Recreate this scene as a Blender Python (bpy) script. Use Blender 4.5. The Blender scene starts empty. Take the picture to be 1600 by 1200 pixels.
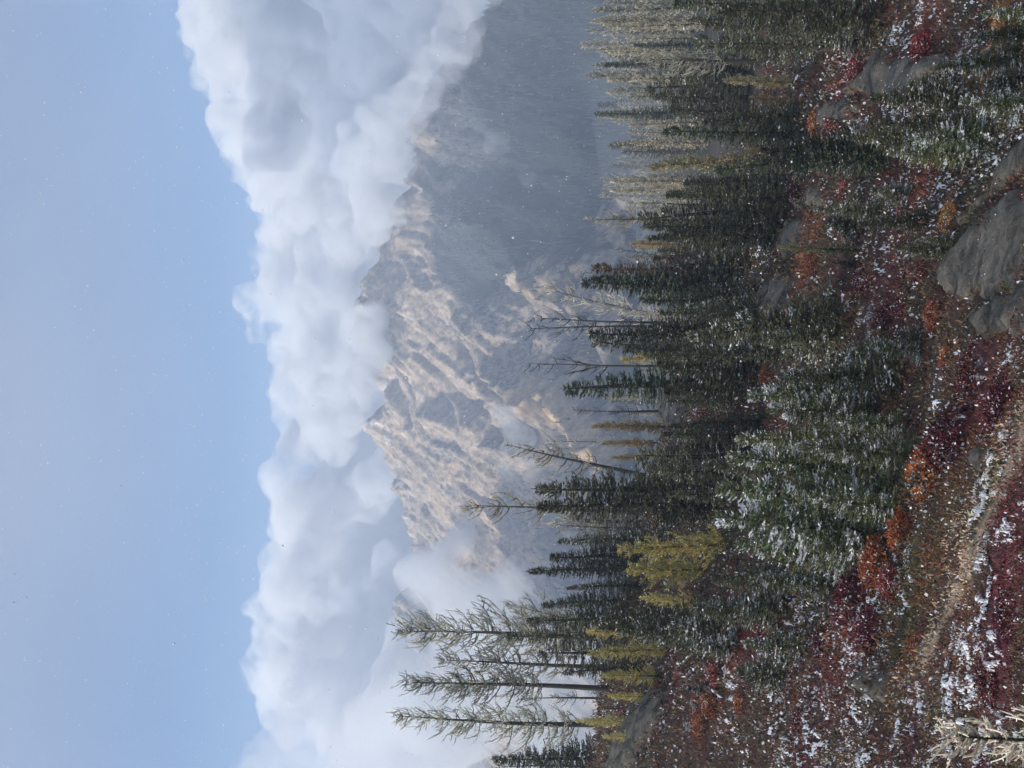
import bpy, math, random
import numpy as np
from mathutils import Matrix, Vector

R_ = math.radians
SC = bpy.context.scene
COL = SC.collection

# ------------------------------------------------------------------ camera
# The photograph lies on its side: the world's "up" points to picture left.
FOV_LONG = R_(41.0)
FPX = 800.0 / math.tan(FOV_LONG / 2)          # focal length for a 1600 px long side
PITCH = math.atan(100.0 / FPX)
RIGHT = np.array([1.0, 0.0, 0.0])
FWD = np.array([0.0, math.cos(PITCH), math.sin(PITCH)])
UP = np.array([0.0, -math.sin(PITCH), math.cos(PITCH)])
cam_data = bpy.data.cameras.new('camera')
cam_data.sensor_fit = 'HORIZONTAL'
cam_data.angle = FOV_LONG
cam_data.clip_start = 0.1
cam_data.clip_end = 20000
cam = bpy.data.objects.new('camera', cam_data)
COL.objects.link(cam)
lx, ly, lz = -UP, RIGHT, -FWD
cam.matrix_world = Matrix(((lx[0], ly[0], lz[0], 0), (lx[1], ly[1], lz[1], 0), (lx[2], ly[2], lz[2], 0), (0, 0, 0, 1)))
SC.camera = cam

# ------------------------------------------------------------------ sky and sun
SUN_EL, SUN_AZ = R_(31), R_(-108)              # azimuth from +Y, clockwise: from the left
sun_from = Vector((math.sin(SUN_AZ) * math.cos(SUN_EL), math.cos(SUN_AZ) * math.cos(SUN_EL), math.sin(SUN_EL)))
world = bpy.data.worlds.new('World')
SC.world = world
world.use_nodes = True
wn = world.node_tree
bg = wn.nodes['Background']
sky = wn.nodes.new('ShaderNodeTexSky')
sky.sky_type = 'NISHITA'
sky.sun_disc = False
sky.sun_elevation = SUN_EL
sky.sun_rotation = SUN_AZ
sky.altitude = 2000
sky.air_density = 1.0
sky.dust_density = 0.25
sky.ozone_density = 1.5
wn.links.new(sky.outputs[0], bg.inputs[0])
bg.inputs[1].default_value = 0.088
sun_data = bpy.data.lights.new('sun', 'SUN')
sun_data.energy = 5.0
sun_data.angle = R_(0.6)
sun_data.color = (1.0, 0.92, 0.80)
sun = bpy.data.objects.new('sun', sun_data)
COL.objects.link(sun)
sun.rotation_euler = (-sun_from).to_track_quat('-Z', 'Y').to_euler()
SC.view_settings.view_transform = 'Standard'
SC.view_settings.look = 'None'
SC.view_settings.exposure = 0.95
SC.view_settings.gamma = 1.0
SC.view_settings.use_curve_mapping = False
SC.render.engine = 'CYCLES'
cy = SC.cycles
cy.max_bounces = 8
cy.diffuse_bounces = 3
cy.glossy_bounces = 1
cy.transmission_bounces = 2
cy.volume_bounces = 6
cy.transparent_max_bounces = 12
cy.use_denoising = True
try:
    cy.denoiser = 'OPENIMAGEDENOISE'
    cy.denoising_prefilter = 'ACCURATE'
except Exception:
    pass
cy.use_adaptive_sampling = True
cy.adaptive_threshold = 0.02
cy.sample_clamp_indirect = 6.0

# ------------------------------------------------------------------ numeric helpers
def at(u, v, d):
    """World point seen at upright pixel (u, v), at ground distance d."""
    q = FWD + (u - 600.0) / FPX * RIGHT + (800.0 - v) / FPX * UP
    return q * (d / q[1])

def img(ix, iy, d):
    return at(1200.0 - iy, ix, d)

def hash2(i, j, seed):
    h = (i.astype(np.int64) * 374761393 + j.astype(np.int64) * 668265263 + seed * 974711) & 0xFFFFFFFF
    h = ((h ^ (h >> 13)) * 1274126177) & 0xFFFFFFFF
    h = (h ^ (h >> 16)) & 0xFFFFFFFF
    return h / 4294967295.0

def vnoise(x, y, seed=0):
    x = np.asarray(x, float); y = np.asarray(y, float)
    i = np.floor(x); j = np.floor(y)
    fx = x - i; fy = y - j
    fx = fx * fx * fx * (fx * (fx * 6 - 15) + 10); fy = fy * fy * fy * (fy * (fy * 6 - 15) + 10)
    a = hash2(i, j, seed); b = hash2(i + 1, j, seed); c = hash2(i, j + 1, seed); d = hash2(i + 1, j + 1, seed)
    return (a + (b - a) * fx) * (1 - fy) + (c + (d - c) * fx) * fy

def fbm(x, y, seed=0, octaves=4, gain=0.5):
    s = 0; amp = 1; tot = 0; ca, sa = math.cos(0.6), math.sin(0.6)
    for o in range(octaves):
        s = s + amp * vnoise(x, y, seed + o * 17); tot += amp; amp *= gain
        x, y = (x * ca - y * sa) * 2.03 + 3.1, (x * sa + y * ca) * 2.03 - 1.7
    return s / tot

def ridged(x, y, seed=0, octaves=4, gain=0.5):
    s = 0; amp = 1; tot = 0; ca, sa = math.cos(0.5), math.sin(0.5)
    for o in range(octaves):
        s = s + amp * (1 - np.abs(2 * vnoise(x, y, seed + o * 31) - 1)); tot += amp; amp *= gain
        x, y = (x * ca - y * sa) * 2.1 + 5.3, (x * sa + y * ca) * 2.1 + 1.9
    return s / tot

def sstep(a, b, x):
    t = np.clip((x - a) / (b - a), 0, 1)
    return t * t * (3 - 2 * t)

# ------------------------------------------------------------------ object helpers
def tag(o, label=None, cat=None, group=None, kind=None):
    if label: o['label'] = label
    if cat: o['category'] = cat
    if group: o['group'] = group
    if kind: o['kind'] = kind
    return o

def mesh_data(name, verts, faces, col=None, smooth=False):
    """faces: one array of quads (n,4) or triangles (n,3)."""
    verts = np.asarray(verts, np.float32); faces = np.asarray(faces, np.int32)
    me = bpy.data.meshes.new(name)
    n, k = faces.shape
    me.vertices.add(len(verts)); me.vertices.foreach_set('co', verts.ravel())
    me.loops.add(n * k); me.loops.foreach_set('vertex_index', faces.ravel())
    me.polygons.add(n)
    me.polygons.foreach_set('loop_start', np.arange(0, n * k, k, dtype=np.int32))
    me.polygons.foreach_set('loop_total', np.full(n, k, np.int32))
    if smooth:
        me.polygons.foreach_set('use_smooth', np.ones(n, bool))
    me.update(calc_edges=True)
    if col is not None:
        a = me.attributes.new('Col', 'FLOAT_COLOR', 'POINT')
        c = np.ones((len(verts), 4), np.float32); c[:, :3] = col
        a.data.foreach_set('color', c.ravel())
    return me

def link(name, me, mat=None, parent=None):
    o = bpy.data.objects.new(name, me)
    COL.objects.link(o)
    if mat and me and not me.materials:
        me.materials.append(mat)
    if parent: o.parent = parent
    return o

def empty(name, loc=(0, 0, 0)):
    o = bpy.data.objects.new(name, None)
    o.empty_display_size = 0.3
    o.location = loc
    COL.objects.link(o)
    return o

class Buf:
    """Collects quads with a colour for each vertex."""
    def __init__(s): s.v = []; s.f = []; s.c = []; s.n = 0
    def add(s, v, f, c):
        v = np.asarray(v, float)
        s.v.append(v); s.f.append(np.asarray(f) + s.n)
        c = np.asarray(c, float)
        s.c.append(np.broadcast_to(c, (len(v), 3)) if c.ndim == 1 else c)
        s.n += len(v)
    def mesh(s, name, smooth=False):
        return mesh_data(name, np.concatenate(s.v), np.concatenate(s.f), np.concatenate(s.c), smooth)

def kites(buf, p, d, l, w, rng, col, fold=0.5):
    """Many thin kite faces: root p, direction d, length l, width w (arrays)."""
    n = len(p)
    if n == 0: return
    d = d / (np.linalg.norm(d, axis=1, keepdims=True) + 1e-9)
    r = rng.normal(size=(n, 3))
    s = np.cross(d, r); s /= (np.linalg.norm(s, axis=1, keepdims=True) + 1e-9)
    l = np.asarray(l)[:, None]; w = np.asarray(w)[:, None]
    v = np.stack([p, p + d * l * fold + s * w, p + d * l, p + d * l * fold - s * w], 1).reshape(-1, 3)
    f = np.arange(4 * n).reshape(-1, 4)
    buf.add(v, f, np.repeat(col, 4, axis=0))

def tubes(buf, paths, r0, r1, sides, col0, col1=None):
    """paths (n, m, 3): n tapered tubes of m points each; r0, r1 arrays (n,)."""
    paths = np.asarray(paths, float); n, m, _ = paths.shape
    t = np.gradient(paths, axis=1); t /= (np.linalg.norm(t, axis=2, keepdims=True) + 1e-9)
    ref = np.where(np.abs(t[..., 2:3]) > 0.9, np.array([1.0, 0, 0]), np.array([0, 0, 1.0]))
    a = np.cross(t, ref); a /= (np.linalg.norm(a, axis=2, keepdims=True) + 1e-9)
    b = np.cross(t, a)
    ang = np.linspace(0, 2 * math.pi, sides, endpoint=False)
    s = np.linspace(0, 1, m)
    rad = np.asarray(r0)[:, None] * (1 - s) + np.asarray(r1)[:, None] * s
    ring = (paths[:, :, None, :] + rad[:, :, None, None] * (np.cos(ang)[None, None, :, None] * a[:, :, None, :] + np.sin(ang)[None, None, :, None] * b[:, :, None, :]))
    v = ring.reshape(-1, 3)
    ii = np.arange(n)[:, None, None] * m * sides; jj = np.arange(m - 1)[None, :, None] * sides; kk = np.arange(sides)[None, None, :]
    k2 = (kk + 1) % sides
    f = np.stack([ii + jj + kk, ii + jj + k2, ii + jj + sides + k2, ii + jj + sides + kk], -1).reshape(-1, 4)
    if col1 is None: col1 = col0
    c = np.asarray(col0)[:, None, :] * (1 - s)[None, :, None] + np.asarray(col1)[:, None, :] * s[None, :, None]
    buf.add(v, f, np.repeat(c.reshape(-1, 3), sides, axis=0))

# ------------------------------------------------------------------ materials
def new_mat(name):
    m = bpy.data.materials.new(name); m.use_nodes = True
    nt = m.node_tree; b = nt.nodes['Principled BSDF']
    return m, nt, b

def leaf_mat(name, rough=0.75, hue=0.02, var=0.38):
    m, nt, b = new_mat(name)
    a = nt.nodes.new('ShaderNodeAttribute'); a.attribute_name = 'Col'
    oi = nt.nodes.new('ShaderNodeObjectInfo')
    mr = nt.nodes.new('ShaderNodeMapRange'); mr.inputs[3].default_value = 1 - var; mr.inputs[4].default_value = 1 + var
    nt.links.new(oi.outputs['Random'], mr.inputs[0])
    hs = nt.nodes.new('ShaderNodeHueSaturation')
    nt.links.new(mr.outputs[0], hs.inputs['Value'])
    mh = nt.nodes.new('ShaderNodeMath'); mh.operation = 'MULTIPLY'; mh.inputs[1].default_value = 7.31
    fr = nt.nodes.new('ShaderNodeMath'); fr.operation = 'FRACT'
    mr2 = nt.nodes.new('ShaderNodeMapRange'); mr2.inputs[3].default_value = 0.5 - hue; mr2.inputs[4].default_value = 0.5 + hue * .6
    nt.links.new(oi.outputs['Random'], mh.inputs[0]); nt.links.new(mh.outputs[0], fr.inputs[0]); nt.links.new(fr.outputs[0], mr2.inputs[0]); nt.links.new(mr2.outputs[0], hs.inputs['Hue'])
    nt.links.new(a.outputs['Color'], hs.inputs['Color'])
    nt.links.new(hs.outputs[0], b.inputs['Base Color'])
    b.inputs['Roughness'].default_value = rough
    b.inputs['Specular IOR Level'].default_value = 0.25
    return m

M_LEAF = leaf_mat('conifer_foliage')
M_LARCH = leaf_mat('larch_needles', hue=0.008, var=0.16)
M_SHRUB = leaf_mat('shrub_foliage', hue=0.0, var=0.12)
M_WOOD = leaf_mat('bark', rough=0.9, hue=0.0)

def bark_bump(m):
    nt = m.node_tree; b = nt.nodes['Principled BSDF']
    tc = nt.nodes.new('ShaderNodeTexCoord'); nz = nt.nodes.new('ShaderNodeTexNoise'); nz.inputs['Scale'].default_value = 14; nz.inputs['Detail'].default_value = 5
    nt.links.new(tc.outputs['Object'], nz.inputs['Vector'])
    bp = nt.nodes.new('ShaderNodeBump'); bp.inputs['Strength'].default_value = 0.6; bp.inputs['Distance'].default_value = 0.03
    nt.links.new(nz.outputs[0], bp.inputs['Height']); nt.links.new(bp.outputs[0], b.inputs['Normal'])
bark_bump(M_WOOD)

def ground_mat():
    m, nt, b = new_mat('heath_ground')
    L = nt.links.new
    a = nt.nodes.new('ShaderNodeAttribute'); a.attribute_name = 'Col'
    tc = nt.nodes.new('ShaderNodeTexCoord')
    def noise(sc, det=5, rough=0.6):
        n = nt.nodes.new('ShaderNodeTexNoise'); n.inputs['Scale'].default_value = sc; n.inputs['Detail'].default_value = det; n.inputs['Roughness'].default_value = rough
        L(tc.outputs['Object'], n.inputs['Vector']); return n
    n1 = noise(4.0, 6, 0.7)
    r1 = nt.nodes.new('ShaderNodeMapRange'); r1.inputs[1].default_value = 0.3; r1.inputs[2].default_value = 0.7; r1.inputs[3].default_value = 0.35; r1.inputs[4].default_value = 1.6
    L(n1.outputs[0], r1.inputs[0])
    mx = nt.nodes.new('ShaderNodeMix'); mx.data_type = 'RGBA'; mx.blend_type = 'MULTIPLY'; mx.inputs[0].default_value = 1.0
    L(a.outputs['Color'], mx.inputs[6]); L(r1.outputs[0], mx.inputs[7])
    n2 = noise(1.1, 7, 0.72)
    mpp = nt.nodes.new('ShaderNodeMapping'); mpp.inputs['Scale'].default_value = (1.0, 0.4, 1.0)
    L(tc.outputs['Object'], mpp.inputs[0]); L(mpp.outputs[0], n2.inputs['Vector'])
    r2 = nt.nodes.new('ShaderNodeMapRange'); r2.inputs[1].default_value = 0.60; r2.inputs[2].default_value = 0.63
    L(n2.outputs[0], r2.inputs[0])
    sn = nt.nodes.new('ShaderNodeAttribute'); sn.attribute_name = 'Snow'
    ml = nt.nodes.new('ShaderNodeMath'); ml.operation = 'MULTIPLY'
    L(r2.outputs[0], ml.inputs[0]); L(sn.outputs['Fac'], ml.inputs[1])
    m2 = nt.nodes.new('ShaderNodeMix'); m2.data_type = 'RGBA'
    L(ml.outputs[0], m2.inputs[0]); L(mx.outputs[2], m2.inputs[6]); m2.inputs[7].default_value = (0.78, 0.8, 0.83, 1)
    L(m2.outputs[2], b.inputs['Base Color'])
    b.inputs['Roughness'].default_value = 0.9
    bp = nt.nodes.new('ShaderNodeBump'); bp.inputs['Strength'].default_value = 0.8; bp.inputs['Distance'].default_value = 0.15
    L(n1.outputs[0], bp.inputs['Height']); L(bp.outputs[0], b.inputs['Normal'])
    return m
M_GROUND = ground_mat()

def rock_mat():
    m, nt, b = new_mat('grey_granite')
    L = nt.links.new
    tc = nt.nodes.new('ShaderNodeTexCoord')
    mp = nt.nodes.new('ShaderNodeMapping'); mp.inputs['Rotation'].default_value = (0.4, 0.5, 0.3); mp.inputs['Scale'].default_value = (0.8, 2.2, 2.6)
    L(tc.outputs['Object'], mp.inputs[0])
    def noise(sc, det=6, rough=0.65):
        n = nt.nodes.new('ShaderNodeTexNoise'); n.inputs['Scale'].default_value = sc; n.inputs['Detail'].default_value = det; n.inputs['Roughness'].default_value = rough
        L(mp.outputs[0], n.inputs['Vector']); return n
    n1 = noise(1.3); n2 = noise(7.0, 8, 0.75); n3 = noise(2.4, 7, 0.7)
    cr = nt.nodes.new('ShaderNodeValToRGB')
    e = cr.color_ramp.elements
    e[0].position = 0.36; e[0].color = (0.045, 0.04, 0.034, 1); e[1].position = 0.62; e[1].color = (0.27, 0.245, 0.205, 1)
    k = e.new(0.5); k.color = (0.13, 0.12, 0.1, 1)
    md = nt.nodes.new('ShaderNodeMath'); md.operation = 'MULTIPLY_ADD'; md.inputs[1].default_value = 0.5
    L(n2.outputs[0], md.inputs[0])
    mh = nt.nodes.new('ShaderNodeMath'); mh.operation = 'MULTIPLY'; mh.inputs[1].default_value = 0.5
    L(n1.outputs[0], mh.inputs[0]); L(mh.outputs[0], md.inputs[2]); L(md.outputs[0], cr.inputs[0])
    r2 = nt.nodes.new('ShaderNodeMapRange'); r2.inputs[1].default_value = 0.60; r2.inputs[2].default_value = 0.64
    L(n3.outputs[0], r2.inputs[0])
    m2 = nt.nodes.new('ShaderNodeMix'); m2.data_type = 'RGBA'
    L(r2.outputs[0], m2.inputs[0]); L(cr.outputs[0], m2.inputs[6]); m2.inputs[7].default_value = (0.06, 0.055, 0.025, 1)
    L(m2.outputs[2], b.inputs['Base Color'])
    b.inputs['Roughness'].default_value = 0.85
    vo = nt.nodes.new('ShaderNodeTexVoronoi'); vo.feature = 'DISTANCE_TO_EDGE'; vo.inputs['Scale'].default_value = 0.55
    wv = nt.nodes.new('ShaderNodeMix'); wv.data_type = 'VECTOR'; wv.inputs[0].default_value = 0.62
    L(mp.outputs[0], wv.inputs[4]); L(n1.outputs['Color'], wv.inputs[5]); L(wv.outputs[1], vo.inputs['Vector'])
    rv = nt.nodes.new('ShaderNodeMapRange'); rv.inputs[2].default_value = 0.05
    L(vo.outputs[0], rv.inputs[0])
    ck = nt.nodes.new('ShaderNodeMix'); ck.data_type = 'RGBA'; ck.blend_type = 'MULTIPLY'; ck.inputs[0].default_value = 1.0
    rk = nt.nodes.new('ShaderNodeMapRange'); rk.inputs[2].default_value = 0.03; rk.inputs[3].default_value = 0.4
    L(vo.outputs[0], rk.inputs[0]); L(m2.outputs[2], ck.inputs[6]); L(rk.outputs[0], ck.inputs[7]); L(ck.outputs[2], b.inputs['Base Color'])
    ad = nt.nodes.new('ShaderNodeMath'); ad.operation = 'ADD'
    L(rv.outputs[0], ad.inputs[0]); L(n2.outputs[0], ad.inputs[1])
    bp = nt.nodes.new('ShaderNodeBump'); bp.inputs['Strength'].default_value = 0.9; bp.inputs['Distance'].default_value = 0.12
    L(ad.outputs[0], bp.inputs['Height']); L(bp.outputs[0], b.inputs['Normal'])
    return m
M_ROCK = rock_mat()

def mountain_mat():
    m, nt, b = new_mat('mountain_rock')
    L = nt.links.new
    a = nt.nodes.new('ShaderNodeAttribute'); a.attribute_name = 'Col'
    tc = nt.nodes.new('ShaderNodeTexCoord')
    n = nt.nodes.new('ShaderNodeTexNoise'); n.inputs['Scale'].default_value = 0.11; n.inputs['Detail'].default_value = 9; n.inputs['Roughness'].default_value = 0.82
    L(tc.outputs['Object'], n.inputs['Vector'])
    r = nt.nodes.new('ShaderNodeMapRange'); r.inputs[1].default_value = 0.3; r.inputs[2].default_value = 0.7; r.inputs[3].default_value = 0.25; r.inputs[4].default_value = 1.75
    L(n.outputs[0], r.inputs[0])
    mx = nt.nodes.new('ShaderNodeMix'); mx.data_type = 'RGBA'; mx.blend_type = 'MULTIPLY'; mx.inputs[0].default_value = 1
    L(a.outputs['Color'], mx.inputs[6]); L(r.outputs[0], mx.inputs[7])
    sp = nt.nodes.new('ShaderNodeAttribute'); sp.attribute_name = 'Speck'
    n5 = nt.nodes.new('ShaderNodeTexNoise'); n5.inputs['Scale'].default_value = 0.16; n5.inputs['Detail'].default_value = 5; n5.inputs['Roughness'].default_value = 0.7
    mpp = nt.nodes.new('ShaderNodeMapping'); mpp.inputs['Rotation'].default_value = (0, 0, 0.4); mpp.inputs['Scale'].default_value = (1.3, 0.7, 1.1)
    L(tc.outputs['Object'], mpp.inputs[0]); L(mpp.outputs[0], n5.inputs['Vector'])
    r5 = nt.nodes.new('ShaderNodeMapRange'); r5.inputs[1].default_value = 0.49; r5.inputs[2].default_value = 0.56
    L(n5.outputs[0], r5.inputs[0])
    k5 = nt.nodes.new('ShaderNodeMath'); k5.operation = 'MULTIPLY'; L(r5.outputs[0], k5.inputs[0]); L(sp.outputs['Fac'], k5.inputs[1])
    m5 = nt.nodes.new('ShaderNodeMix'); m5.data_type = 'RGBA'; L(k5.outputs[0], m5.inputs[0]); L(mx.outputs[2], m5.inputs[6]); m5.inputs[7].default_value = (0.03, 0.034, 0.03, 1)
    L(m5.outputs[2], b.inputs['Base Color'])
    b.inputs['Roughness'].default_value = 0.95; b.inputs['Specular IOR Level'].default_value = 0.1
    bp = nt.nodes.new('ShaderNodeBump'); bp.inputs['Strength'].default_value = 0.9; bp.inputs['Distance'].default_value = 3.0
    L(n.outputs[0], bp.inputs['Height']); L(bp.outputs[0], b.inputs['Normal'])
    return m
M_MOUNT = mountain_mat()

def snow_mat():
    m, nt, b = new_mat('fresh_snow')
    b.inputs['Base Color'].default_value = (0.82, 0.84, 0.87, 1); b.inputs['Roughness'].default_value = 0.7
    tc = nt.nodes.new('ShaderNodeTexCoord'); n = nt.nodes.new('ShaderNodeTexNoise'); n.inputs['Scale'].default_value = 9
    nt.links.new(tc.outputs['Object'], n.inputs['Vector'])
    bp = nt.nodes.new('ShaderNodeBump'); bp.inputs['Strength'].default_value = 0.3; bp.inputs['Distance'].default_value = 0.03
    nt.links.new(n.outputs[0], bp.inputs['Height']); nt.links.new(bp.outputs[0], b.inputs['Normal'])
    return m
M_SNOW = snow_mat()

def volume_mat(name, color, density, aniso=0.0):
    m = bpy.data.materials.new(name); m.use_nodes = True
    nt = m.node_tree; nt.nodes.clear()
    out = nt.nodes.new('ShaderNodeOutputMaterial'); pv = nt.nodes.new('ShaderNodeVolumePrincipled')
    pv.inputs['Color'].default_value = (*color, 1); pv.inputs['Density'].default_value = density; pv.inputs['Anisotropy'].default_value = aniso
    nt.links.new(pv.outputs[0], out.inputs['Volume'])
    return m

# ------------------------------------------------------------------ the ground's height
CTRL = [  # (u, v, d): the slope as it lies, near bank first
    (0, 1600, 15), (0, 1450, 22), (100, 1550, 17.5), (160, 1450, 23), (300, 1515, 20.5), (500, 1605, 17.5), (700, 1720, 15),
    (250, 1425, 28), (400, 1455, 28), (600, 1555, 26), (800, 1640, 26),
    (440, 1400, 34), (200, 1350, 31), (300, 1300, 38), (100, 1250, 37), (0, 1200, 40), (0, 1100, 47), (120, 1130, 46), (200, 1150, 45),
    (0, 968, 58), (60, 1000, 57), (125, 1050, 56), (300, 1085, 55), (450, 1130, 57), (0, 945, 74), (150, 955, 74), (300, 1000, 76),
    (600, 1160, 58), (600, 1300, 45), (600, 1450, 34), (750, 1210, 60), (750, 1350, 43), (750, 1480, 33),
    (900, 1230, 62), (900, 1350, 47), (900, 1500, 36), (1000, 1230, 68), (1100, 1240, 70), (1050, 1400, 47), (1200, 1600, 36), (1200, 1400, 50), (1200, 1260, 70),
    (450, 1030, 82), (600, 1060, 85), (750, 1120, 84), (900, 1150, 90), (1050, 1170, 95), (1200, 1180, 95),
    (0, 945, 130), (300, 1000, 130), (600, 1060, 140), (900, 1110, 150), (1200, 1110, 150),
    (0, 975, 300), (300, 1020, 300), (600, 1065, 300), (900, 1090, 300), (1200, 1075, 300),
    (-500, 970, 700), (300, 1000, 700), (900, 1010, 700), (1700, 1000, 700), (300, 965, 2500), (900, 965, 2500), (-500, 965, 2500), (1700, 965, 2500),
    (-500, 900, 74), (-500, 1050, 40), (-500, 1350, 18), (1700, 1300, 74), (1700, 1500, 45), (1700, 1800, 26),
    (-500, 960, 300), (1700, 1080, 300),
]
_P = np.array([at(*c) for c in CTRL] + [[0, 3, -1.9], [0, 8, -3.5], [-3, 3, -1.3], [3, 3, -2.6], [2.5, 9, -4.6], [-3, 9, -3.2]])
_S = np.stack([_P[:, 0] / _P[:, 1] * 2.2, np.log(_P[:, 1])], 1)
_Q = _P[:, 2] / _P[:, 1]
def _phi(r): return np.where(r > 0, r * r * np.log(r + 1e-12), 0)
_K = _phi(np.linalg.norm(_S[:, None] - _S[None], axis=2)) + np.eye(len(_S)) * 0.004
_B = np.concatenate([np.ones((len(_S), 1)), _S], 1)
_A = np.block([[_K, _B], [_B.T, np.zeros((3, 3))]])
_W = np.linalg.solve(_A, np.concatenate([_Q, np.zeros(3)]))

def ground0(x, y):
    x = np.asarray(x, float); y = np.maximum(np.asarray(y, float), 1.5)
    s = np.clip(x / y, -1.0, 1.0) * 2.2; t = np.log(y)
    q = _W[-3] + _W[-2] * s + _W[-1] * t
    for k in range(len(_S)):
        q = q + _W[k] * _phi(np.hypot(s - _S[k, 0], t - _S[k, 1]))
    return q * y

def ground(x, y):
    x = np.asarray(x, float); y = np.asarray(y, float)
    z = ground0(x, y)
    amp = 0.55 * sstep(5, 20, y)
    z = z + amp * (fbm(x * 0.22, y * 0.22, 5, 4) - 0.5) * 1.6 + 0.28 * (fbm(x * 0.9, y * 0.9, 9, 4) - 0.5) * sstep(3, 10, y)
    z = z + sstep(110, 400, y) * (fbm(x * 0.02, y * 0.02, 3, 3) - 0.5) * 14
    return z

_DS = np.exp(np.linspace(math.log(6), math.log(500), 700))
def hit(ix, iy):
    """Where the sight line through picture point (ix, iy) meets the ground."""
    q = FWD + ((1200 - iy) - 600.0) / FPX * RIGHT + (800.0 - ix) / FPX * UP
    q = q / q[1]
    z = ground(q[0] * _DS, _DS)
    below = np.nonzero(q[2] * _DS < z)[0]
    d = _DS[below[0]] if len(below) else 90.0
    x, y = q[0] * d, d
    return np.array([x, y, float(ground(np.array([x]), np.array([y]))[0])])

# ------------------------------------------------------------------ colour of the heath
ZONES = [  # picture x, y, radius in metres, colour, strength
    (1550, 650, 2.6, (0.085, 0.014, 0.02), 1.0), (1580, 930, 1.3, (0.10, 0.008, 0.026), 1.0), (1575, 1000, 1.3, (0.09, 0.010, 0.026), 1.0), (1540, 1080, 1.1, (0.085, 0.012, 0.026), 0.9),
    (1400, 450, 2.6, (0.09, 0.02, 0.022), 0.9), (1320, 450, 2.2, (0.07, 0.02, 0.022), 0.8), (1420, 1000, 2.4, (0.06, 0.035, 0.018), 1.0),
    (1300, 1000, 2.4, (0.06, 0.02, 0.02), 0.8), (1340, 960, 2.0, (0.10, 0.016, 0.02), 0.9), (1470, 850, 1.8, (0.055, 0.05, 0.016), 1.0), (1440, 900, 1.6, (0.05, 0.045, 0.014), 0.9),
    (1330, 110, 2.8, (0.12, 0.03, 0.025), 0.8), (1440, 60, 2.4, (0.11, 0.03, 0.025), 0.9), (1250, 210, 2.6, (0.16, 0.045, 0.025), 0.8), (1220, 230, 2.0, (0.07, 0.05, 0.03), 0.7),
    (1270, 400, 1.8, (0.2, 0.06, 0.02), 0.8), (1110, 1100, 2.2, (0.10, 0.025, 0.022), 0.9), (1060, 1080, 2.2, (0.08, 0.02, 0.022), 0.8), (1150, 1130, 2.4, (0.07, 0.035, 0.02), 0.9),
    (1200, 1150, 2.2, (0.06, 0.035, 0.018), 0.9), (1090, 640, 2.0, (0.10, 0.02, 0.028), 0.9), (1200, 300, 2.4, (0.10, 0.03, 0.025), 0.8), (1460, 270, 1.6, (0.13, 0.02, 0.02), 0.9),
    (1180, 590, 2.0, (0.13, 0.045, 0.03), 0.8), (1210, 725, 1.5, (0.1, 0.02, 0.02), 0.8), (1180, 975, 1.6, (0.13, 0.02, 0.02), 0.9), (1580, 30, 2.0, (0.16, 0.06, 0.02), 0.8),
    (1590, 330, 1.2, (0.11, 0.02, 0.02), 0.8),
]
_ZP = [(hit(z[0], z[1]), z[2], np.array(z[3]), z[4]) for z in ZONES]
_TRAIL = np.array([hit(ix, iy)[:2] for ix, iy in ((1440, 1045), (1465, 1000), (1490, 945), (1520, 880), (1545, 820), (1570, 760), (1590, 710), (1615, 650))])
def polyline_dist(x, y, P):
    best = np.full(np.shape(x), 1e9)
    for a, b in zip(P[:-1], P[1:]):
        ab = b - a; t = np.clip(((x - a[0]) * ab[0] + (y - a[1]) * ab[1]) / (ab @ ab), 0, 1)
        best = np.minimum(best, np.hypot(x - a[0] - t * ab[0], y - a[1] - t * ab[1]))
    return best

def inside_sd(x, y, P):
    """Signed distance to polygon P (positive inside)."""
    d = polyline_dist(x, y, np.concatenate([P, P[:1]]))
    ins = np.zeros(np.shape(x), bool)
    for a, b in zip(P, np.roll(P, -1, axis=0)):
        c = ((a[1] > y) != (b[1] > y)) & (x < (b[0] - a[0]) * (y - a[1]) / (b[1] - a[1] + 1e-12) + a[0])
        ins ^= c
    return np.where(ins, d, -d)

def heath_colour(x, y):
    n = fbm(x * 0.35, y * 0.18, 21, 4); n2 = fbm(x * 0.8, y * 0.4, 44, 3)
    c = np.zeros(np.shape(x) + (3,))
    brown = np.array([0.05, 0.036, 0.022]); maroon = np.array([0.07, 0.028, 0.024]); olive = np.array([0.042, 0.042, 0.018])
    w1 = sstep(0.45, 0.6, n)[..., None]; w2 = sstep(0.5, 0.62, n2)[..., None]
    c = brown * (1 - w1) + maroon * w1
    c = c * (1 - 0.7 * w2) + olive * 0.7 * w2
    for p, r, k, s in _ZP:
        d = np.hypot(x - p[0], y - p[1]) / r * (0.6 + 0.8 * n2)
        w = (s * np.exp(-d ** 2 * 1.2))[..., None]
        c = c * (1 - w) + k * w
    td = polyline_dist(x, y, _TRAIL)
    w = (0.9 * np.exp(-(td / 0.30) ** 4))[..., None]
    c = c * (1 - w) + np.array([0.40, 0.31, 0.22]) * w
    far = sstep(90, 200, y)[..., None]
    c = c * (1 - far) + np.array([0.035, 0.04, 0.03]) * far
    return c

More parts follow.
